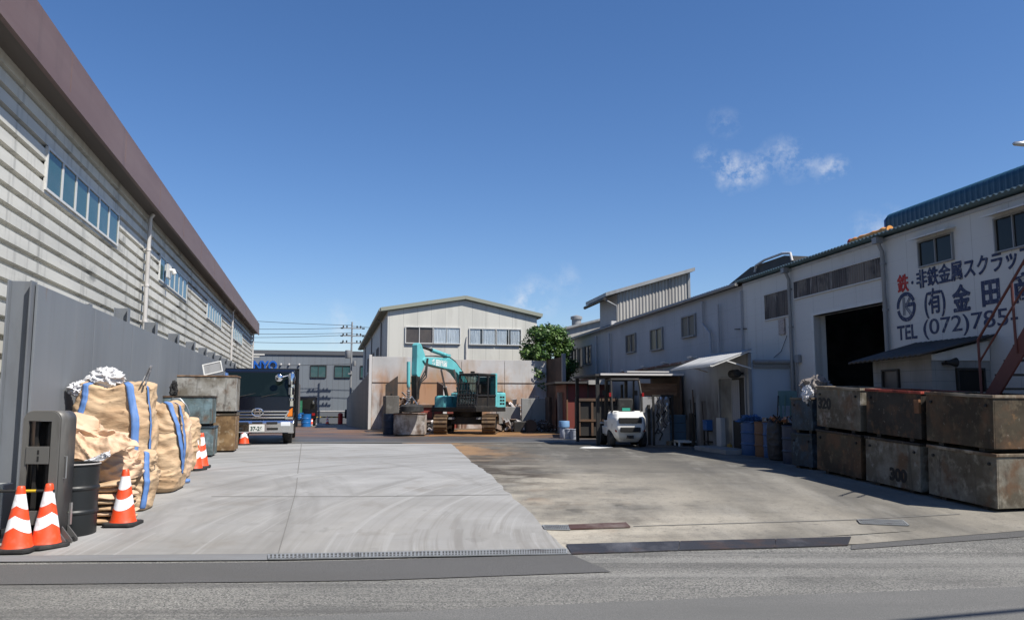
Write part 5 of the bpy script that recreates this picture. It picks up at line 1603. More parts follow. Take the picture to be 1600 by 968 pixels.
# ================================================================ excavator
teal_p = M('teal_machine_paint', (.15, .50, .52), .4, layers=[((.1, .36, .38), (1.2, 1.2, .8), .45, .7, .7), ((.06, .05, .04), (3, 3, 1.5), .58, .72, .8, 7)], spec=.5)
track_m = M('rusty_track', (.15, .095, .05), .7, .2, layers=[((.06, .04, .03), (5, 5, 5), .48, .66, .9), ((.28, .2, .12), (3, 3, 3), .6, .72, .7)])
cab_glass = glassy('cab_glass', (.5, .62, .62), .3)
EX = thing('excavator', 'teal crawler excavator with lifting magnet hanging over a bin', 'excavator', (AX(731, 34.4), 34.4, .3), 0)
UPR = (0, 0, R(-28))
UND = (0, 0, R(-2))
for sx in (-1, 1):
    c = sx * .995
    m = MB()
    # track belt: stadium loop with separate shoes
    Lh, rr_, zc_t = 1.15, .36, .40
    loop = []
    n = 46
    per = 4 * Lh + 2 * pi * rr_
    for k in range(n):
        s = per * k / n
        if s < 2 * Lh:
            loop.append((-Lh + s, zc_t + rr_, 0))
        elif s < 2 * Lh + pi * rr_:
            a = (s - 2 * Lh) / rr_
            loop.append((Lh + rr_ * sin(a), zc_t + rr_ * cos(a), a))
        elif s < 4 * Lh + pi * rr_:
            loop.append((Lh - (s - 2 * Lh - pi * rr_), zc_t - rr_, pi))
        else:
            a = (s - 4 * Lh - pi * rr_) / rr_
            loop.append((-Lh - rr_ * sin(a), zc_t - rr_ * cos(a), pi + a))
    sh = MB()
    for (y, z, a) in loop:
        sh.cbox((c, y, z), (.56, .135, .035), (-a, 0, 0))
        sh.cbox((c, y + .035 * sin(a) - .04 * cos(a), z + .035 * cos(a) + .04 * sin(a)), (.55, .02, .05), (-a, 0, 0))
    fr = MB().box(c - .2, c + .2, -1.1, 1.1, .2, .58)
    for y in (-1.15, 1.15):
        fr.lathe([(.1, -.2), (.3, -.18), (.3, .18), (.1, .2)], 18, (c, y, .40), 'X')
    tr = sh.build('track', track_m, EX, rot=UND)
    fr.build('track_frame', darksteel, tr)
    MB().box(c - sx * .42 - .12, c - sx * .42 + .12, -1.15, -.5, .62, .7).build('step', pvc_grey, tr)
m = MB().box(-.72, .72, -.6, .6, .4, .72).lathe([(.62, .72), (.62, .93)], 28)
m.bar((-.7, -.5, .5), (-.95, -.9, .4), .2, .25).bar((.7, -.5, .5), (.95, -.9, .4), .2, .25).bar((-.7, .5, .5), (-.95, .9, .4), .2, .25).bar((.7, .5, .5), (.95, .9, .4), .2, .25)
m.build('undercarriage', darksteel, EX, rot=UND, bevel=.02)
m = MB().prism([(-1.1, -1.15), (1.2, -1.3), (1.22, 1.15), (1.05, 1.4), (.5, 1.53), (-.5, 1.53), (-1.05, 1.4), (-1.2, 1.15)], .93, 1.12, 'XY')
m.build('deck', darksteel, EX, rot=UPR, bevel=.02)
m = MB().prism([(-1.2, .5), (1.2, .5), (1.2, 1.2), (1.06, 1.42), (.5, 1.55), (-.5, 1.55), (-1.06, 1.42), (-1.2, 1.2)], .98, 1.74, 'XY')
cw = m.build('engine_cover', teal_p, EX, rot=UPR, bevel=.07, seg=3)
m = MB()
for k in range(3):
    for q in range(2):
        m.box(1.19, 1.206, .68 + q * .22, .86 + q * .22, 1.22 + k * .14, 1.3 + k * .14)
m.build('vent', black_paint, cw)
MB().box(-1.1, 1.0, .6, 1.3, 1.745, 1.78).build('top_plate', darksteel, cw)
MB().lathe([(.05, 0), (.05, .3), (.07, .31), (.07, .42)], 12, (-.5, .85, 1.77)).build('exhaust', darksteel, cw, smooth=40)
m = MB().box(.22, 1.16, .42, .5, 1.12, 2.4).box(.9, 1.19, .34, .49, 1.12, 2.55)
m.build('pillar_panel', teal_p, EX, rot=UPR, bevel=.03)
m = MB().box(-1.0, -.42, -1.12, .2, 1.0, 1.6)
m.build('tool_box', teal_p, EX, rot=UPR, bevel=.1, seg=3)
m = MB().box(.2, 1.17, -1.3, .45, 1.0, 1.2)
m.build('cab_base', darksteel, EX, rot=UPR, bevel=.05)
# cab: frame, roof, glazing, seat, guard
m = MB()
ct = 2.42
for p, q in (((.24, -1.22, 1.18), (.24, -1.02, ct)), ((1.14, -1.22, 1.18), (1.14, -1.02, ct)), ((.24, .38, 1.18), (.24, .38, ct)), ((1.14, .38, 1.18), (1.14, .38, ct)), ((1.15, -.32, 1.18), (1.15, -.28, ct)),
             ((.24, -1.22, 1.22), (1.14, -1.22, 1.22)), ((.24, -1.2, 1.62), (1.14, -1.18, 1.62)), ((1.15, -1.2, 1.6), (1.15, .38, 1.6))):
    m.bar(p, q, .08, .08)
cabf = m.build('cab', M('black_cab_frame', (.02, .02, .022), .5), EX, rot=UPR, bevel=.015)
MB().box(.2, 1.18, -1.08, .44, ct, ct + .1).build('cab_roof', darksteel, cabf, bevel=.04)
m = MB()
m.add([(.27, -1.215, 1.25), (1.11, -1.215, 1.25), (1.11, -1.03, ct), (.27, -1.03, ct)], [(0, 1, 2, 3)])
m.add([(1.155, -1.16, 1.6), (1.155, .36, 1.6), (1.155, .36, ct), (1.155, -1.0, ct)], [(0, 1, 2, 3)])
m.add([(.235, -1.16, 1.25), (.235, .36, 1.25), (.235, .36, ct), (.235, -1.0, ct)], [(0, 1, 2, 3)])
m.build('glazing', cab_glass, cabf)
MB().box(1.13, 1.155, -.28, .36, 1.18, 1.58).box(1.13, 1.15, -1.16, -.34, 1.18, 1.58).build('door_panel', darksteel, cabf)
MB().box(.45, .95, -.35, .1, 1.5, 1.65).box(.47, .93, .05, .18, 1.65, 2.2).build('seat', M('seat_grey', (.06, .08, .08), .8), cabf, bevel=.04)
m = MB()
for k in range(7):
    x = .28 + k * .135
    m.tube([(x, -1.3, 1.2), (x, -1.12, ct + .02)], .012, 5)
for z in (1.5, 1.8, 2.1, 2.38):
    yy = -1.3 + (z - 1.2) / 1.24 * .18
    m.tube([(.26, yy, z), (1.12, yy, z)], .012, 5)
m.build('front_guard', darksteel, cabf)
MB().box(.3, .45, -1.2, -1.1, ct + .1, ct + .17).box(.85, 1.0, -1.2, -1.1, ct + .1, ct + .17).build('work_lamp', darksteel, cabf)
MB().box(1.2, 1.24, -1.15, -1.0, 1.7, 2.05).build('mirror', darksteel, cabf)
# boom in the plane x = -.2 of the upper structure
bx = -.22
foot, bend, tip = (-.75, 1.35), (-1.5, 3.02), (-3.25, 3.05)


def plate_boom(name, poly, x0_, x1_, mat, parent=EX, rot=UPR, bev=.02):
    return MB().prism(poly, x0_, x1_, 'YZ').build(name, mat, parent, rot=rot, bevel=bev)


bm_ = plate_boom('boom', [(.75, 1.35), (.4, 1.2), (-.35, 2.22), (-.8, 2.54), (-1.15, 2.66), (-2.2, 2.74), (-3.2, 2.86), (-3.34, 2.97), (-3.2, 3.1), (-2.2, 3.13), (-1.28, 3.12), (-.9, 2.97), (-.3, 2.56)], bx - .19, bx + .19, teal_p)
m = MB()
for dx in (-.1, .0, .1):
    m.tube([(bx + dx, .3, 2.05), (bx + dx, -.25, 2.62), (bx + dx, -.85, 3.04), (bx + dx, -1.3, 3.2), (bx + dx, -2.3, 3.19), (bx + dx, -3.0, 3.15)], .022, 6)
m.build('hose', rubber, bm_, smooth=50)
for s_ in (1,):
    lettering('金田商店', .27, white_paint, bm_, basis((0, 1, 0), (0, 0, 1), (1, 0, 0), (bx + .193, -2.75, 2.83)) @ Matrix.Rotation(R(-2), 4, 'Z'), .003, .01, 1.05)
for sx in (-.32, .32):
    m = MB().tube([(bx + sx, -.65, 1.2), (bx + sx, -.98, 1.95)], .075, 10)
    c_ = m.build('boom_cylinder', teal_p if sx > 0 else darksteel, EX, rot=UPR, smooth=40)
    MB().tube([(bx + sx, -.98, 1.95), (bx + sx, -1.28, 2.68)], .04, 10).build('rod', silver, c_, smooth=40)
m = MB().tube([(bx, -1.35, 3.26), (bx, -2.5, 3.42)], .085, 12).box(bx - .1, bx + .1, -1.5, -1.2, 3.05, 3.32)
c_ = m.build('arm_cylinder', teal_p, EX, rot=UPR, smooth=40)
MB().tube([(bx, -2.5, 3.42), (bx, -3.5, 3.56)], .055, 10).build('rod', darksteel, c_, smooth=40)
am = plate_boom('arm', [(-3.4, 3.6), (-3.58, 3.65), (-3.68, 3.56), (-3.7, 2.4), (-3.62, 2.3), (-3.48, 2.3), (-3.18, 2.75), (-3.1, 3.0), (-3.14, 3.2)], bx - .13, bx + .13, teal_p)
ml = MB().prism([(-3.72, 2.35), (-3.45, 2.35), (-3.5, 1.45), (-3.68, 1.4)], bx - .13, bx + .13, 'YZ').build('arm_lower', darksteel, EX, rot=UPR, bevel=.02)
MB().tube([(bx - .2, -3.8, 2.9), (bx - .2, -3.78, 1.9)], .07, 10).build('bucket_cylinder', teal_p, EX, rot=UPR, smooth=40)
m = MB()
pts = [(bx - .2, -3.78, 1.9), (bx - .2, -3.76, 1.25)]
m.tube(pts, .045, 10)
for k in range(5):
    m.lathe([(.05, -.03), (.1, 0), (.05, .03)], 12, (bx - .2, -3.77, 1.75 - k * .09))
m.build('hydraulic_coupling', silver, EX, rot=UPR, smooth=40)
m = MB()
for dx, s in ((.2, .25), (.24, .35), (.18, .45), (.22, .55)):
    m.tube([(bx + dx, -3.1, 3.05), (bx + dx + .05, -3.3 + s * .1, 2.85 - s), (bx + dx, -3.55, 2.3 - s * .4), (bx + dx - .1, -3.6, 1.7)], .028, 6)
m.build('hose', rubber, EX, rot=UPR, smooth=50)
m = MB().lathe([(.15, .2), (.38, .17), (.46, .1), (.47, -.1), (.3, -.13), (.02, -.13)], 26, (bx - .1, -3.68, 1.06))
m.lathe([(.05, .2), (.06, .42)], 10, (bx - .1, -3.68, 1.06))
mg = m.build('lifting_magnet', rubber, EX, rot=UPR, smooth=40)
m = MB()
for a in (0, 2.1, 4.2):
    m.tube([(bx - .1 + .3 * cos(a), -3.68 + .3 * sin(a), 1.2), (bx - .1, -3.68, 1.55)], .022, 6)
m.build('chain', silver, mg)

# bin below the magnet, and the blue drum left of it
m_wr = rusty('white_rust_paint', (.6, .56, .53), .75, light=(.6, .57, .54))
b_ = bin_box('steel_bin', 'pale pink and rust stained steel bin under the lifting magnet', 'steel bin', (AX(616, 31.7), 31.7, .3), R(3), 1.22, 1.5, .88, m_wr, rusty('rust_rim', (.2, .1, .06), .7), lug=False)
drum('steel_drum', 'dark blue drum half hidden behind the stained bin', (AX(611, 33.4), 33.4, .3), .3, .85, mb_navy)

# ================================================================ forklift
fw_ = M('white_forklift_paint', (.72, .715, .68), .4, layers=[((.55, .54, .5), (2, 2, 1.4), .48, .7, .5), ((.2, .18, .15), (5, 5, 3), .62, .74, .7)], spec=.5)
FL = thing('forklift', 'white counterbalance forklift seen from behind under the canopy edge', 'forklift', (AX(972, 24.9), 24.9, .3), R(3))
m = MB()
# rounded counterweight: stacked outline rings
rings = [(.16, .38, .92), (.3, .5, 1.1), (.55, .58, 1.2), (.85, .58, 1.17), (1.0, .53, 1.05), (1.05, .47, .92)]
nn = 28


def cwf(u, v):
    k = min(int(v * 5), 4)
    f_ = v * 5 - k
    z, hx_, hy = [rings[k][j] * (1 - f_) + rings[k + 1][j] * f_ for j in range(3)]
    t = -1 + 2 * u
    e = abs(t)
    x = hx_ * math.copysign(min(1, e ** .8 * 1.0), t)
    y = -hy + .75 * max(0, (e - .55) / .45) ** 2 * .8
    return (x, y, z)


m.grid(cwf, 48, 20)
m.add([(x, y, 1.05) for x, y in ((-.47, -.4), (.47, -.4), (.4, -.9), (-.4, -.9))], [(0, 1, 2, 3)])
m.box(-.46, .46, -.86, -.35, .3, 1.049)
cwt = m.build('counterweight', fw_, FL, smooth=45)
MB().box(-.34, .34, -1.235, -1.1, .72, .88).box(-.3, .3, -1.235, -1.1, .46, .6).build('vent', black_paint, cwt, bevel=.02)
MB().box(-.1, .1, -1.16, -1.0, .27, .36).build('number_plate', rubber, cwt)
for x in (-.4, .4):
    MB().lathe([(.045, -1.12), (.04, -1.16), (.01, -1.17)], 12, (x, 0.02, .5), 'Y').build('tail_light', M('red_lens', (.3, .01, .01), .3), cwt)
m = MB().box(-.5, .5, -.35, .55, .3, .78).box(-.56, -.5, -.3, .6, .35, .6).box(.5, .56, -.3, .6, .35, .6)
m.box(-.45, .45, -.5, -.3, .78, 1.07)
m.build('body', fw_, FL, bevel=.04, seg=3)
m = MB().box(-.25, .25, -.45, .05, .8, .95).box(-.24, .24, -.5, -.4, .95, 1.45)
m.build('seat', rubber, FL, bevel=.05)
m = MB()
for x in (-.45, .45):
    m.tube([(x, -.72, 1.03), (x * 1.02, -.66, 1.5), (x * .95, -.45, 2.02)], .035, 8).tube([(x, .62, .7), (x, .5, 1.4), (x * .95, .3, 2.03)], .03, 8)
m.box(-.46, .46, -.5, .35, 2.0, 2.03)
for k in range(6):
    m.box(-.44, .44, -.42 + k * .14, -.39 + k * .14, 2.03, 2.06)
m.tube([(-.43, -.45, 2.03), (.43, -.45, 2.03)], .03, 8)
m.build('overhead_guard', darksteel, FL, smooth=40)
MB().tube([(-.02, .35, 1.0), (-.02, .2, 1.2)], .02, 8).lathe([(.16, -.01), (.18, 0), (.16, .01)], 20, (-.02, .18, 1.22)).build('steering_wheel', rubber, FL)
m = MB()
for x in (-.36, .28):
    m.box(x, x + .08, .95, 1.1, .1, 2.1)
m.box(-.36, .36, .97, 1.07, 2.0, 2.08).box(-.36, .36, .97, 1.07, 1.1, 1.18)
m.tube([(-.18, 1.0, .2), (-.18, 1.0, 1.9)], .04, 8).tube([(.18, 1.0, .2), (.18, 1.0, 1.9)], .04, 8)
m.build('mast', darksteel, FL)
m = MB().box(-.5, .5, 1.12, 1.16, .25, .35).box(-.5, .5, 1.12, 1.16, .6, .7).box(-.35, -.23, 1.16, 2.2, .08, .12).box(.23, .35, 1.16, 2.2, .08, .12)
for k in range(7):
    m.box(-.48 + k * .155, -.45 + k * .155, 1.12, 1.15, .7, 1.5)
m.build('fork_carriage', darksteel, FL)
for (x, y, r, w) in ((-.5, .75, .33, .22), (.5, .75, .33, .22), (-.47, -.62, .27, .18), (.47, -.62, .27, .18)):
    w_ = MB().lathe([(r * .5, -w / 2), (r * .93, -w / 2), (r, -w / 4), (r, w / 4), (r * .93, w / 2), (r * .5, w / 2)], 26, (x, y, r), 'X').build('wheel', rubber, FL, smooth=40)
    MB().lathe([(r * .5, -w * .3), (.04, -w * .36), (.04, w * .36), (r * .5, w * .3)], 18, (x, y, r), 'X').build('rim', M('cream_rim', (.3, .28, .24), .5), w_)
m = MB().box(-.62, -.5, .5, 1.0, .66, .7).box(.5, .62, .5, 1.0, .66, .7)
m.build('fender', fw_, FL, bevel=.02)
MB().box(-.12, .12, -.6, -.56, 1.07, 1.16).build('green_label', M('green_label', (.03, .3, .22), .5), FL)
for x in (-.5, .5):
    MB().box(x - .06, x + .06, .36, .38, 1.55, 1.7).build('mirror', darksteel, FL)
    MB().box(x - .03, x + .03, -.7, -.66, 1.5, 1.62).build('lamp', M('red_lens', (.3, .01, .01), .3), FL)

# ================================================================ lorry
navy = M('navy_truck_paint', (.004, .0045, .009), .25, spec=.4, coat=.2)
TKR = thing('lorry', 'dark navy tipper lorry with chrome bumper parked by the fence', 'lorry', (AX(404, 25.3), 25.3, .3), YA)
m = MB().prism([(0.02, .78), (-.02, 1.1), (.0, 1.5), (.22, 2.3), (.42, 2.38), (1.75, 2.38), (1.75, .6), (.3, .6)], -1.08, 1.08, 'YZ')
cab = m.build('cab', navy, TKR, bevel=.05, seg=3)
m = MB().add([(-1.0, -.012, 1.52), (1.0, -.012, 1.52), (.96, .205, 2.27), (-.96, .205, 2.27), (-1.0, .03, 1.52), (1.0, .03, 1.52), (.96, .25, 2.27), (-.96, .25, 2.27)], [(0, 1, 2, 3), (7, 6, 5, 4), (0, 4, 5, 1), (1, 5, 6, 2), (2, 6, 7, 3), (3, 7, 4, 0)])
m.build('windscreen', M('windscreen_glass', (.006, .011, .01), .06, spec=.28, layers=[((.02, .03, .03), (1, 1, 1), .45, .7, .7)]), cab)
m = MB()
for s in (-.6, .1):
    m.bar((s, -.03, 1.5), (s + .55, .03, 1.62), .02, .02)
m.build('wiper', rubber, cab)
MB().box(1.075, 1.09, .35, 1.2, 1.5, 2.2).box(-1.09, -1.075, .35, 1.2, 1.5, 2.2).build('side_window', darkglass, cab)
# grille: chrome bars with emblem
m = MB()
for z, hw, th in ((1.07, .95, .05), (.97, .9, .05), (.88, .95, .06)):
    m.prism([(-hw, z), (-hw + .06, z - th), (hw - .06, z - th), (hw, z)], -.055, -.02)
for s in (-1, 1):
    m.bar((s * .95, -.04, 1.06), (s * .82, -.04, .83), .03, .05)
gr = m.build('grille', chrome, TKR, bevel=.01)
MB().box(-.9, .9, -.03, .04, .8, 1.08).build('grille_backing', black_paint, gr)
m = MB()
el = [(.17 * cos(2 * pi * k / 28), -.085, 1.02 + .115 * sin(2 * pi * k / 28)) for k in range(29)]
m.tube(el, .022, 8, cap=False)
for s in (-1, 1):
    m.bar((s * .055, -.085, 1.115), (s * .09, -.085, .925), .03, .03)
m.bar((-.07, -.086, 1.02), (.07, -.086, 1.02), .03, .03)
m.build('emblem', chrome, gr)
m = MB().prism([(.02, .78), (-.08, .76), (-.12, .68), (-.12, .4), (-.05, .36), (.3, .36), (.3, .78)], -1.12, 1.12, 'YZ')
bp = m.build('bumper', chrome, TKR, bevel=.02, seg=3)
MB().box(-.6, -.25, -.13, -.1, .64, .72).box(.28, .62, -.13, -.1, .64, .72).box(-.15, .17, -.13, -.1, .66, .72).box(.3, .64, -.13, -.1, .46, .54).box(-.75, -.42, -.13, -.1, .46, .54).build('intake', black_paint, bp, bevel=.012)
for s in (-1, 1):
    MB().box(s * .86 - .15, s * .86 + .15, -.135, -.1, .58, .71).build('headlight', M('lamp_glass', (.75, .78, .8), .08, spec=.8), bp, bevel=.02)
    m = MB().prism([(s * .9, .88), (s * 1.06, .89), (s * 1.06, 1.16), (s * .95, 1.08)], -.04, .04)
    m.build('turn_signal', M('amber_lens', (.75, .2, .01), .2, spec=.7), cab, bevel=.01)
    m = MB().prism([(s * .84, .8), (s * 1.08, .8), (s * 1.08, .86), (s * .88, .86)], -.05, .05)
    m.build('corner_trim', chrome, cab)
    m = MB()
    m.lathe([(.02, -.2), (.1, -.17), (.12, .05), (.08, .18), (.02, .2)], 14, (s * 1.0, .02, 2.06)).lathe([(.02, -.16), (.1, -.13), (.1, .1), (.02, .14)], 14, (s * 1.0, .02, 1.7))
    m.lathe([(.02, -.06), (.09, -.04), (.09, .04), (.02, .06)], 14, (s * 1.02, .0, 1.42)).tube([(s * 1.04, .1, 1.4), (s * 1.1, -.02, 1.8), (s * 1.04, .1, 2.25)], .02, 8)
    m.build('mirror', chrome, cab, smooth=50)
    MB().prism([(s * .97, 1.2), (s * 1.085, 1.2), (s * 1.07, 2.28), (s * 1.0, 2.3)], -.03, .06).build('pillar_trim', chrome, cab, bevel=.01)
m = MB().lathe([(.01, -.03), (.1, -.025), (.12, 0), (.1, .04), (.01, .06)], 18, (.62, -.12, 2.1), 'Y').tube([(.62, -.1, 2.1), (.8, .0, 2.15), (.95, .1, 2.2)], .014, 6)
m.build('spot_mirror', chrome, cab, smooth=50)
NP = MB().box(-.23, .23, -.15, -.125, .42, .64).build('number_plate', M('plate_white', (.68, .68, .64), .5), bp, bevel=.006)
lettering('37-26', .17, M('plate_green', (.02, .06, .04), .5), NP, basis((1, 0, 0), (0, 0, 1), (0, -1, 0), (-.19, -.153, .455)), .003, .006, .9)
# tipper body
m = MB().box(-1.14, 1.14, 1.9, 1.98, .8, 2.42).box(-1.2, -1.12, 1.86, 2.02, .5, 2.46).box(1.12, 1.2, 1.86, 2.02, .5, 2.46).box(-1.2, 1.2, 1.86, 2.02, 2.4, 2.47)
m.build('headboard', navy, TKR)
m = MB().box(-1.14, -1.1, 2.0, 6.6, .9, 2.0).box(1.1, 1.14, 2.0, 6.6, .9, 2.0).box(-1.1, 1.1, 2.0, 6.6, .9, .98).box(-1.1, 1.1, 6.55, 6.6, .98, 2.0)
for k in range(8):
    m.box(1.14, 1.19, 2.1 + k * .6, 2.18 + k * .6, .9, 2.0)
m.build('tipper_body', M('side_board', (.16, .15, .15), .5, .3), TKR)
m = MB().box(-.45, -.35, .3, 6.5, .5, .72).box(.35, .45, .3, 6.5, .5, .72).box(-1.1, 1.1, 2.5, 4.2, .45, .8).box(-.35, .35, .5, 1.5, .4, .6)
m.build('chassis', darksteel, TKR)
for (x, y, w) in ((-.92, .75, .26), (.92, .75, .26), (-.84, 5.0, .46), (.84, 5.0, .46)):
    r = .42
    w_ = MB().lathe([(.24, -w / 2), (r * .94, -w / 2), (r, -w * .36), (r, w * .36), (r * .94, w / 2), (.24, w / 2)], 32, (x, y, r), 'X').build('wheel', rubber, TKR, smooth=40)
    MB().lathe([(.24, -w * .42), (.1, -w * .5), (.03, -w * .56), (.03, w * .56), (.1, w * .5), (.24, w * .42)], 20, (x, y, r), 'X').build('rim', chrome, w_, smooth=40)
for s in (-1, 1):
    MB().prism([(.2, .6), (.2, .8), (.45, 1.0), (1.05, 1.0), (1.3, .8), (1.3, .6), (1.22, .6), (1.2, .78), (1.0, .92), (.5, .92), (.3, .78), (.28, .6)], s * .78, s * 1.1, 'YZ').build('mudguard', black_paint, TKR)

# small lorry parked further back, with drums
ST2 = thing('small_lorry', 'small dark lorry parked far back behind the navy lorry', 'lorry', (AX(478, 54), 54, .0), YA)
MB().box(-.75, .75, 0, 1.5, .5, 2.0).build('cab', navy, ST2, bevel=.06)
MB().box(-.65, .65, -.02, -.001, 1.15, 1.8).build('windscreen', darkglass, ST2)
for s in (-1, 1):
    MB().lathe([(.02, -.15), (.1, -.1), (.1, .1), (.02, .15)], 12, (s * .55, -.12, 1.6)).build('mirror', chrome, ST2, smooth=50)
    MB().box(s * .55 - .1, s * .55 + .1, -.03, -.002, .72, .88).build('tail_light', M('red_lens', (.3, .01, .01), .3), ST2)
    MB().lathe([(.1, -.1), (.3, -.1), (.32, 0), (.3, .1), (.1, .1)], 18, (s * .62, .5, .32), 'X').build('wheel', rubber, ST2, smooth=40)
MB().box(-.8, .8, 1.6, 4, .6, .7).box(-.8, -.75, 1.6, 4, .7, 1.3).box(.75, .8, 1.6, 4, .7, 1.3).build('bed', darksteel, ST2)
mgr = M('green_drum_paint', (.03, .16, .09), .5)
mbb = M('vivid_blue_drum', (.015, .14, .42), .4)
drum('plastic_drum', 'vivid blue drum standing in front of the small lorry', (AX(480, 51.5), 51.5, gz(51.5)), .3, .82, mbb)
drum('plastic_drum', 'small blue tub beside the vivid blue drum', (AX(470, 52), 52, gz(52) + .45), .22, .45, mbb)
drum('plastic_drum', 'green drum beside the small lorry cab', (AX(468, 52.9), 52.9, gz(52.9) + .5), .22, 1.2, mgr)
m = MB().box(-.3, .3, -.3, .3, .38, .44).box(-.28, -.2, -.28, .28, 0, .38).box(.2, .28, -.28, .28, 0, .38)
tag(m.build('drum_stand', rustdark, loc=(AX(469, 52.4), 52.4, gz(52.4))), 'low rusty stand under the tub and the green drum', 'stand')

# ================================================================ things along the fence on the left


def cone_material():
    m = bpy.data.materials.new('cone_stripes')
    m.use_nodes = True
    nt = m.node_tree
    b = nt.nodes['Principled BSDF']
    o = N(nt, 'ShaderNodeTexCoord').outputs['Object']
    sp = N(nt, 'ShaderNodeSeparateXYZ', {0: o})
    t = mth(nt, 'ADD', sp.outputs[2], mth(nt, 'MULTIPLY', mth(nt, 'ABSOLUTE', sp.outputs[0]), .6))
    w1 = mth(nt, 'MULTIPLY', mth(nt, 'GREATER_THAN', t, .495), mth(nt, 'LESS_THAN', sp.outputs[2], .615))
    w2 = mth(nt, 'MULTIPLY', mth(nt, 'GREATER_THAN', t, .268), mth(nt, 'LESS_THAN', t, .39))
    nz = N(nt, 'ShaderNodeTexNoise', {'Vector': o, 'Scale': 12.0, 'Detail': 5.0})
    dirt = rng(nt, nz.outputs['Fac'], .52, .75)
    c = mix(nt, mth(nt, 'MAXIMUM', w1, w2), (.72, .065, .015), (.75, .76, .78))
    c = mix(nt, mth(nt, 'MULTIPLY', dirt, .45), c, (.3, .16, .1))
    nt.links.new(c, b.inputs['Base Color'])
    b.inputs['Roughness'].default_value = .42
    return m


CM = cone_material()
CN0 = thing('traffic_cone', 'red and white traffic cone nearest the road, with a striped bar on top', 'traffic cone', G(26, 863) + V((0, 0, .02)), .12, 'traffic cones along the left side')
MB().lathe([(.165, .04), (.15, .075), (.045, .655), (.04, .69), (.032, .7), (.026, .7)], 36).build('body', CM, CN0, smooth=35)
MB().prism([(-.2, -.15), (-.15, -.2), (.15, -.2), (.2, -.15), (.2, .15), (.15, .2), (-.15, .2), (-.2, .15)], 0, .045, 'XY').build('base', rubber, CN0, bevel=.012)
for px, py, rz, lab in ((71, 855, .95, 'traffic cone with slanted stripes just in front of the grey machine'), (192, 821, 1.6, 'traffic cone standing in front of the folded tan bags'), (303, 735, 1.4, 'front one of the two traffic cones close together by the last bag'),
                        (313, 731, 1.9, 'rear one of the two traffic cones close together by the last bag'), (381, 695, .5, 'traffic cone between the brown bin and the lorry')):
    p = G(px, py)
    p.z += .012 if py > 690 else .0
    again(CN0, lab, p, rz)
for px, Y, lab in ((489, 69, 'far traffic cone left of the striped barrier bar'), (513, 69.5, 'far traffic cone in the middle of the striped barrier bar')):
    c = again(CN0, lab, (AX(px, Y), Y, gz(Y)), .4)
    c['group'] = 'far cones at the end of the passage'
zebra = M('yellow_black_bar', (.62, .4, .02), .5)
blackbar = M('black_bar', (.02, .02, .02), .5)


def striped_bar(label, p, q, r, k):
    p, q = V(p), V(q)
    t = thing('barrier_bar', label, 'barrier bar', p)
    d = q - p
    n = k
    y, b = MB(), MB()
    for i in range(n):
        (y if i % 2 else b).tube([d * (i / n), d * ((i + 1) / n)], r, 10)
    y.build('yellow_band', zebra, t, smooth=40)
    b.build('black_band', blackbar, t, smooth=40)
    return t


c1_, c2_ = G(26, 863), G(71, 855)
striped_bar('yellow and black bar resting across the tops of two traffic cones', c2_ + V((.06, 0, .63)), c1_ + V((-1.5, .05, .65)), .017, 9)
striped_bar('far striped bar strung between cones before the factory', (AX(489, 69), 69, gz(69) + .62), (AX(545, 71), 71, gz(71) + .62), .05, 14)
p = (AX(533, 70.5), 70.5, gz(70.5))
FEX = thing('fire_extinguisher', 'red extinguisher with black wheel at the end of the far barrier', 'extinguisher', p)
MB().lathe([(.22, 0), (.22, .9), (.1, 1.0)], 14).build('body', M('red_bottle', (.45, .02, .02), .4), FEX, smooth=40)
MB().lathe([(.2, -.06), (.4, -.06), (.4, .06), (.2, .06)], 18, (.5, 0, .9), 'X').build('wheel', rubber, FEX, smooth=40)

# tall grey machine
MC = thing('steel_machine', 'tall grey steel machine frame with two slots standing by the fence post', 'machine', (AX(36, 9.2), 9.25, .02), R(2))
w, d, h = .42, .36, 1.52
m = MB()
arc = [(w - .1 + .1 * sin(R(a)), h - .1 + .1 * cos(R(a))) for a in range(90, -1, -15)]
arc2 = [(.1 - .1 * sin(R(a)), h - .1 + .1 * cos(R(a))) for a in range(0, 91, 15)]
outer = [(0, 0), (w, 0)] + arc + arc2
# side shell with rounded top, open front
pts = [(w, .0)] + arc + arc2 + [(0, 0)]
n = len(pts)
vs = [(p[0], .025, p[1]) for p in pts] + [(p[0], d, p[1]) for p in pts]
m.add(vs, [(i, i + 1, i + 1 + n, i + n) for i in range(n - 1)])
m.build('shell', gunmetal, MC, smooth=40, thick=.012)
m = MB()
m.box(.004, .062, 0, .03, 0, h - .11).box(w - .095, w - .004, 0, .03, 0, h - .11).prism([(.004, h - .11), (w - .004, h - .11)] + [(a * .98 + .004, b - .004) for a, b in arc] + [(a * .98 + .004, b - .004) for a, b in arc2], 0, .03)
m.build('front_frame', gunmetal, MC)
MB().box(.06, w - .1, -.012, -.001, .24, .4).build('cross_plate', M('machine_plate', (.17, .165, .155), .4, .4), MC, bevel=.004)
m = MB().box(.06, w - .1, -.012, -.001, .92, 1.12)
pl_ = m.build('cross_plate', M('machine_plate', (.17, .165, .155), .4, .4), MC, bevel=.004)
MB().box(.19, .21, -.016, -.0125, 1.03, 1.08).box(.19, .21, -.016, -.0125, .95, 1.01).build('slot', black_paint, pl_)
m = MB().box(.1, .14, .08, .12, 0, 1.4).box(.24, .3, .1, .16, 0, 1.4).tube([(.2, .2, .1), (.2, .2, 1.35)], .035, 10)
m.box(.063, w - .096, .26, .27, 0, 1.4)
m.build('guide_rail', darksteel, MC)
m = MB().tube([(w + .0, .13, .75), (w + .035, .13, .75), (w + .035, .13, 1.0), (w, .13, 1.0)], .008, 6)
m.build('handle', silver, MC)
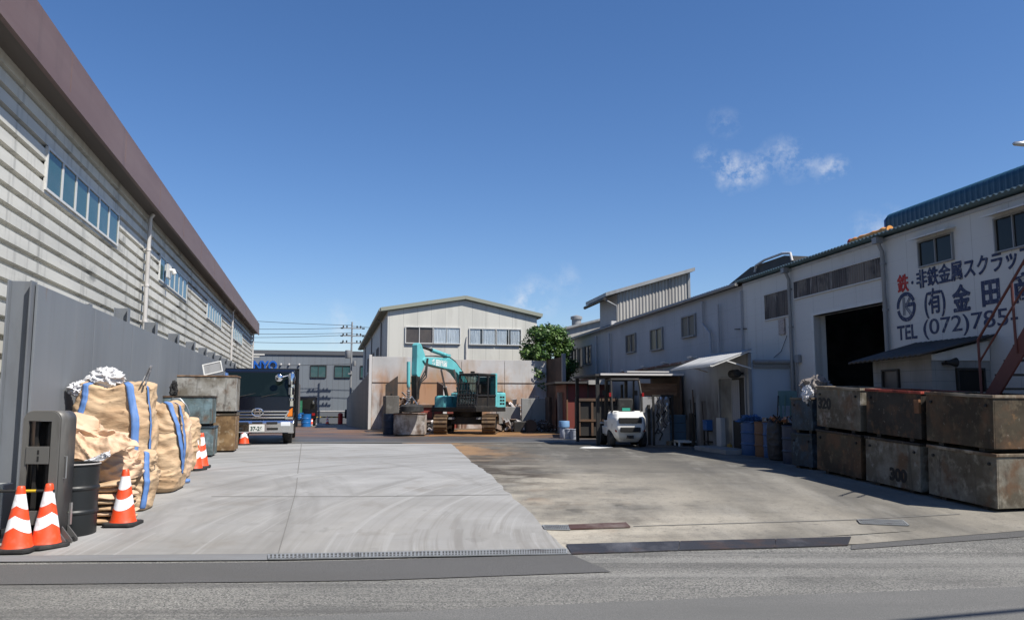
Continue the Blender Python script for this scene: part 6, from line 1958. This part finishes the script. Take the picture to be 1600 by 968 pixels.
MB().box(w + .007, w + .03, .3, .34, .2, .45).build('hinge', silver, MC)
for k in range(3):
    MB().prism([(w + .008, .0), (w + .13, -.0), (w + .13, .05), (w + .008, .2)], .03 + k * .13, .05 + k * .13).build('foot', M('machine_plate', (.17, .165, .155), .4, .4), MC)
for k in range(2):
    m = MB().lathe([(.015, -.02), (.035, -.018), (.035, .018), (.015, .02)], 14, (w + .1, .06 + k * .2, .036), 'Y')
    m.build('caster', rubber, MC, smooth=40)
drum('steel_drum', 'black oil drum between the grey machine and the tan bags', (AX(117, 9.85), 9.95, .04), .285, .86, drumblack, fillm=M('pale_rim', (.55, .52, .5), .5))
# grey cabinet and dark duct behind the fence end
GC = thing('control_box', 'pale grey control box at the left edge beside the fence end', 'control box', (AX(-22, 9.6), 9.6, .03), .1)
MB().box(0, .28, 0, .25, .12, .64).build('body', M('pale_box', (.36, .38, .36), .5), GC, bevel=.01)
MB().box(.02, .06, .02, .06, 0, .12).box(.22, .26, .02, .06, 0, .12).build('leg', darksteel, GC)
MB().box(.03, .25, -.012, -.001, .16, .6).build('door', M('pale_box', (.36, .38, .36), .5), GC, bevel=.005)
DU = thing('black_pipe', 'thick black pipe lying along the warehouse wall behind the fence end', 'pipe', (0, 0, 0))
MB().tube([(AX(-60, 10.2), 10.2, zc(683, 10.2)), (AX(20, 10.9), 10.9, zc(682, 10.9))], .08, 12).build('duct', rubber, DU, smooth=40)
m = MB()
for f_ in (.25, .85):
    q = V((AX(-60, 10.2), 10.2, zc(683, 10.2))).lerp(V((AX(20, 10.9), 10.9, zc(682, 10.9))), f_)
    m.box(q.x - .04, q.x + .04, q.y - .04, q.y + .04, gz(q.y), q.z - .02)
m.build('stand', darksteel, DU)

# bulk bags
rz = YA * .6
A_ = bag('tallest tan bulk bag with blue straps and white scraps on top', (AX(181, 12.15), 12.15, gz(12.1)), rz, 1.02, .95, 1.72, 2, straps=[(.885, .84, .12, .93, .1, .01, strap_m), (.66, .665, .5, .93, .09, .0, strap_m), (.965, .93, .2, .9, .07, .01, strap_m)], bulge=.1, wr=.02, lean=(.02, .05))
crumple('white_scrap', 'torn white plastic bag lying on top of the tallest bulk bag', (AX(164, 12.0), 12.0, 2.0), .25, .2, .14, liner_m, 2.0, 'plastic bag', .3, 1.7)
crumple('white_scrap', 'small white plastic scrap at the left top edge of the tallest bag', (AX(128, 11.9), 11.85, 1.84), .12, .2, .1, liner_m, 4.0, 'plastic bag', .3, 1.8)
m = MB()
p0 = V((AX(219, 11.85), 11.85, 1.86))
m.grid(lambda u, v: p0 + V((.11 * sin(pi * u) * 1.0 + .05 * u, .05 * v - .0 + .02 * u, .3 * sin(pi * u) + .02)), 20, 1)
tag(m.build('strap_loop', M('grey_white_strap', (.5, .5, .5), .5, layers=[((.15, .15, .16), 9, .48, .56, .9)]), smooth=60, thick=.008), 'white and grey lifting loop standing up on the tallest bulk bag', 'lifting loop')
D_ = bag('tan bulk bag in the middle with two blue straps hanging loose', (AX(249, 13.2), 13.2, gz(13.2)), rz, .84, .85, 1.38, 5, straps=[(.84, .95, .96, .2, .085, .03, strap_m), (.93, .955, .95, .18, .09, .04, strap_m), (.75, 1.0, .62, .66, .05, .0, strap_tan)], bulge=.13, wr=.026, taper=.12, lean=(.02, 0))
# strap end lying on the ground
m = MB()
g0 = G(272, 756)
cv = [(-.12, .1, .42), (-.06, .0, .22), (.06, -.06, .03), (.2, -.02, .015), (.24, .1, .012), (.1, .14, .02), (-.02, .1, .1)]
cv = resample(cv, 30)
m.grid(lambda u, v: V((g0.x, g0.y, g0.z + .012)) + cv[round(u * 30)] + V((0, .0, .055 * (v - .5) + .03)), 30, 1)
tag(m.build('loose_strap', strap_m, smooth=60, thick=.006), 'loose blue strap end curling on the concrete beside the middle bag', 'strap')
E_ = bag('last tan bulk bag in the row, behind the pair of cones', (AX(287, 15.9), 15.9, .3), rz, .66, .8, .98, 8, bulge=.14, wr=.022, taper=.15, straps=[(.8, .85, .3, .95, .05, .02, strap_tan)])
F2 = bag('pale tan bag squeezed between the middle bag and the last one', (AX(274, 14.5), 14.5, gz(14.5)), rz, .6, .7, 1.12, 14, bag_pale, bulge=.12, wr=.024, taper=.2)
F_ = bag('short tan bag with a blue strap at the foot of the tallest bag', (AX(214, 11.55), 11.55, gz(11.5)), rz, .55, .5, .78, 21, straps=[(.88, .87, .95, .05, .075, .01, strap_m), (.9, 1.02, .7, .8, .03, .05, strap_tan)], bulge=.12, wr=.03)

rr = random.Random(12)
for k in range(7):
    m = MB()
    sd, th = rr.uniform(0, 50), rr.uniform(.065, .09)

    def fold(u, v, sd=sd, th=th):
        a = 2 * pi * u
        ca, sa = cos(a), sin(a)
        r = (abs(ca) ** 5 + abs(sa) ** 5) ** (-.2)
        b = pi * (v * .98 + .01)
        k1 = sin(b) ** .35
        x, y = r * ca * .37 * k1, r * sa * .35 * k1
        n1 = NZ.fractal(V((x * 5 + sd, y * 5, v)), 1, 2, 3)
        n2 = NZ.fractal(V((x * 2 + sd, y * 2, 4)), 1, 2, 3)
        return V((x * (1 + .06 * n1), y * (1 + .06 * n1), -cos(b) * th / 2 * (1 + .5 * n2) + .02 * n2 + .012 * n1))
    m.grid(fold, 70, 16)
    o = m.build('folded_bag', bag_pale if k % 3 == 1 else bag_m, loc=(AX(172, 10.75) + rr.uniform(-.03, .03), 10.75 + rr.uniform(-.03, .03), gz(10.75) + .045 + k * .075), rot=(0, 0, rz + rr.uniform(-.12, .12)), smooth=70, merge=True)
    tag(o, ('lowest', 'second lowest', 'third from the bottom', 'middle', 'third from the top', 'second highest', 'topmost')[k] + ' folded tan bag in the flat stack behind a single cone', 'folded bag', 'folded bags in a flat stack')
B_ = thing('open_bag', 'limp pale bag with white lining slumped over the folded bags', 'bulk bag', (AX(163, 11.0), 11.0, gz(10.9) + .5), rz, 'bulk bags along the steel fence')
fb = bagfn(1.02, .8, .85, 31, bulge=.16, wr=.05, taper=.25, n=3.2, lean=(-.05, .05), sag=.3)
MB().grid(lambda u, v: fb(u, v), 120, 70).build('sack', bag_pale, B_, smooth=70, merge=True)
m = MB()


def flap(u, v):
    # opened mouth of the bag: a fold of cloth thrown over it, drawn out to a tip on the right
    a = V((-.52 + .8 * u, .05 - .1 * u, .8 - .2 * u))
    b = V((-.42 + 1.08 * u ** .8, -.5 - .1 * sin(pi * u), .2 + .26 * u + .1 * (1 - u) * sin(u * 9)))
    p = a.lerp(b, v) + V((0, -.1, .1)) * sin(pi * v) * (1 - .5 * u)
    k = (1 - abs(NZ.noise(V((u * 4 - v * 1.2, v * 1.6, 2))))) ** 3
    return p + V((0, -.05, .06)) * (k - .4) + V((.01, -.03, .03)) * NZ.fractal(V((u * 5, v * 4, 2)), 1, 2, 4)


m.grid(flap, 70, 40)
m.build('mouth', bag_pale, B_, smooth=70, thick=.01)
m = MB()


def liner(u, v):
    p = V((-.22 + .56 * u, -.69 - .03 * sin(u * 5) - .02 * v, .06 + .36 * u - .15 * v * (1 - .5 * u) + .05 * sin(pi * u)))
    k = (1 - abs(NZ.noise(V((u * 6 - v * 2, v * 3, 5))))) ** 3
    return p + V((0, -.04, .03)) * (k - .4) + V((.01, .02, .02)) * NZ.fractal(V((u * 7, v * 4, 9)), 1, 2, 4)


m.grid(liner, 50, 14)
m.build('liner', liner_m, B_, smooth=50, thick=.008)

# left bins
m_silver = rusty('dull_silver_paint', (.33, .32, .29), .35, light=(.45, .44, .41))
m_orange = rusty('ochre_rust_paint', (.3, .19, .09), .7, light=(.5, .42, .3))
m_lblue = rusty('pale_blue_paint', (.17, .25, .28), .3, light=(.32, .38, .4))
x0_ = AX(255, 19.4)
gL = 'bins stacked along the steel fence'
bin_box('steel_bin', 'lower pale blue worn bin between the bags and the brown bin', 'steel bin', (x0_ + .05, 19.35, .3), YA, 1.16, .95, .74, m_lblue, m_bluebin, gL, 0, lug=False)
bin_box('steel_bin', 'upper pale blue worn bin with dark rim behind the bags', 'steel bin', (x0_, 19.32, 1.06), YA, 1.16, .95, .72, m_lblue, m_dark, gL, 0, lug=False)
x1_ = AX(269, 21.2)
bin_box('steel_bin', 'lower ochre rusted bin under the tall silver one', 'steel bin', (x1_ + .05, 21.2, .3), YA, 1.58, 1.1, 1.02, m_orange, m_pale, gL, 0, lug=False)
bin_box('steel_bin', 'tall dull silver bin on top beside the lorry', 'steel bin', (x1_, 21.18, 1.34), YA, 1.62, 1.15, 1.0, m_silver, rusty('brown_rim', (.25, .16, .1), .5), gL, 0, lug=False)
FRM = thing('framed_board', 'white framed board lying tilted on the tall silver bin', 'board', (AX(318, 21.7), 21.7, 2.35), YA)
FRM.rotation_euler = (R(-20), R(-14), YA)
m = MB().box(0, .5, 0, .04, 0, .03).box(0, .5, 0, .04, .3, .33).box(0, .03, 0, .04, .03, .3).box(.47, .5, 0, .04, .03, .3)
m.build('frame', white_metal, FRM)
MB().box(.03, .47, .015, .025, .03, .3).build('board', pvc_grey, FRM)
crumple('black_lump', 'small black lump standing on the rim of the blue bin', (AX(272, 19.5), 19.5, 1.93), .08, .08, .17, rubber, 6.0, 'lump', .4)
HO = thing('wire_coil', 'loop of pale wire with a white block hanging on the blue bin rim', 'wire coil', (AX(283, 18.9), 18.95, 1.42), YA)
MB().tube([(-.32, .1, .12), (-.2, 0, .3), (-.02, -.02, .3), (.12, 0, .14), (.2, 0, -.06), (.16, 0, -.2)], .014, 6).build('wire', silver, HO, smooth=50)
MB().cbox((.17, 0, -.22), (.17, .1, .11), (.2, .1, .3)).build('block', white_metal, HO, bevel=.02)
# cable across the street that throws its thin shadow on the road
OC = MB()
a, b = V((-16, -3.27, 7.2)), V((34, 11.1, 7.2))
for off in (0,):
    OC.tube([a.lerp(b, k / 24) - V((0, 0, 1.0 * (k / 24) * (1 - k / 24))) for k in range(25)], .045, 6)
tag(OC.build('overhead_cable', wm, smooth=60), 'thick overhead cable strung across the street above the road', 'cable')
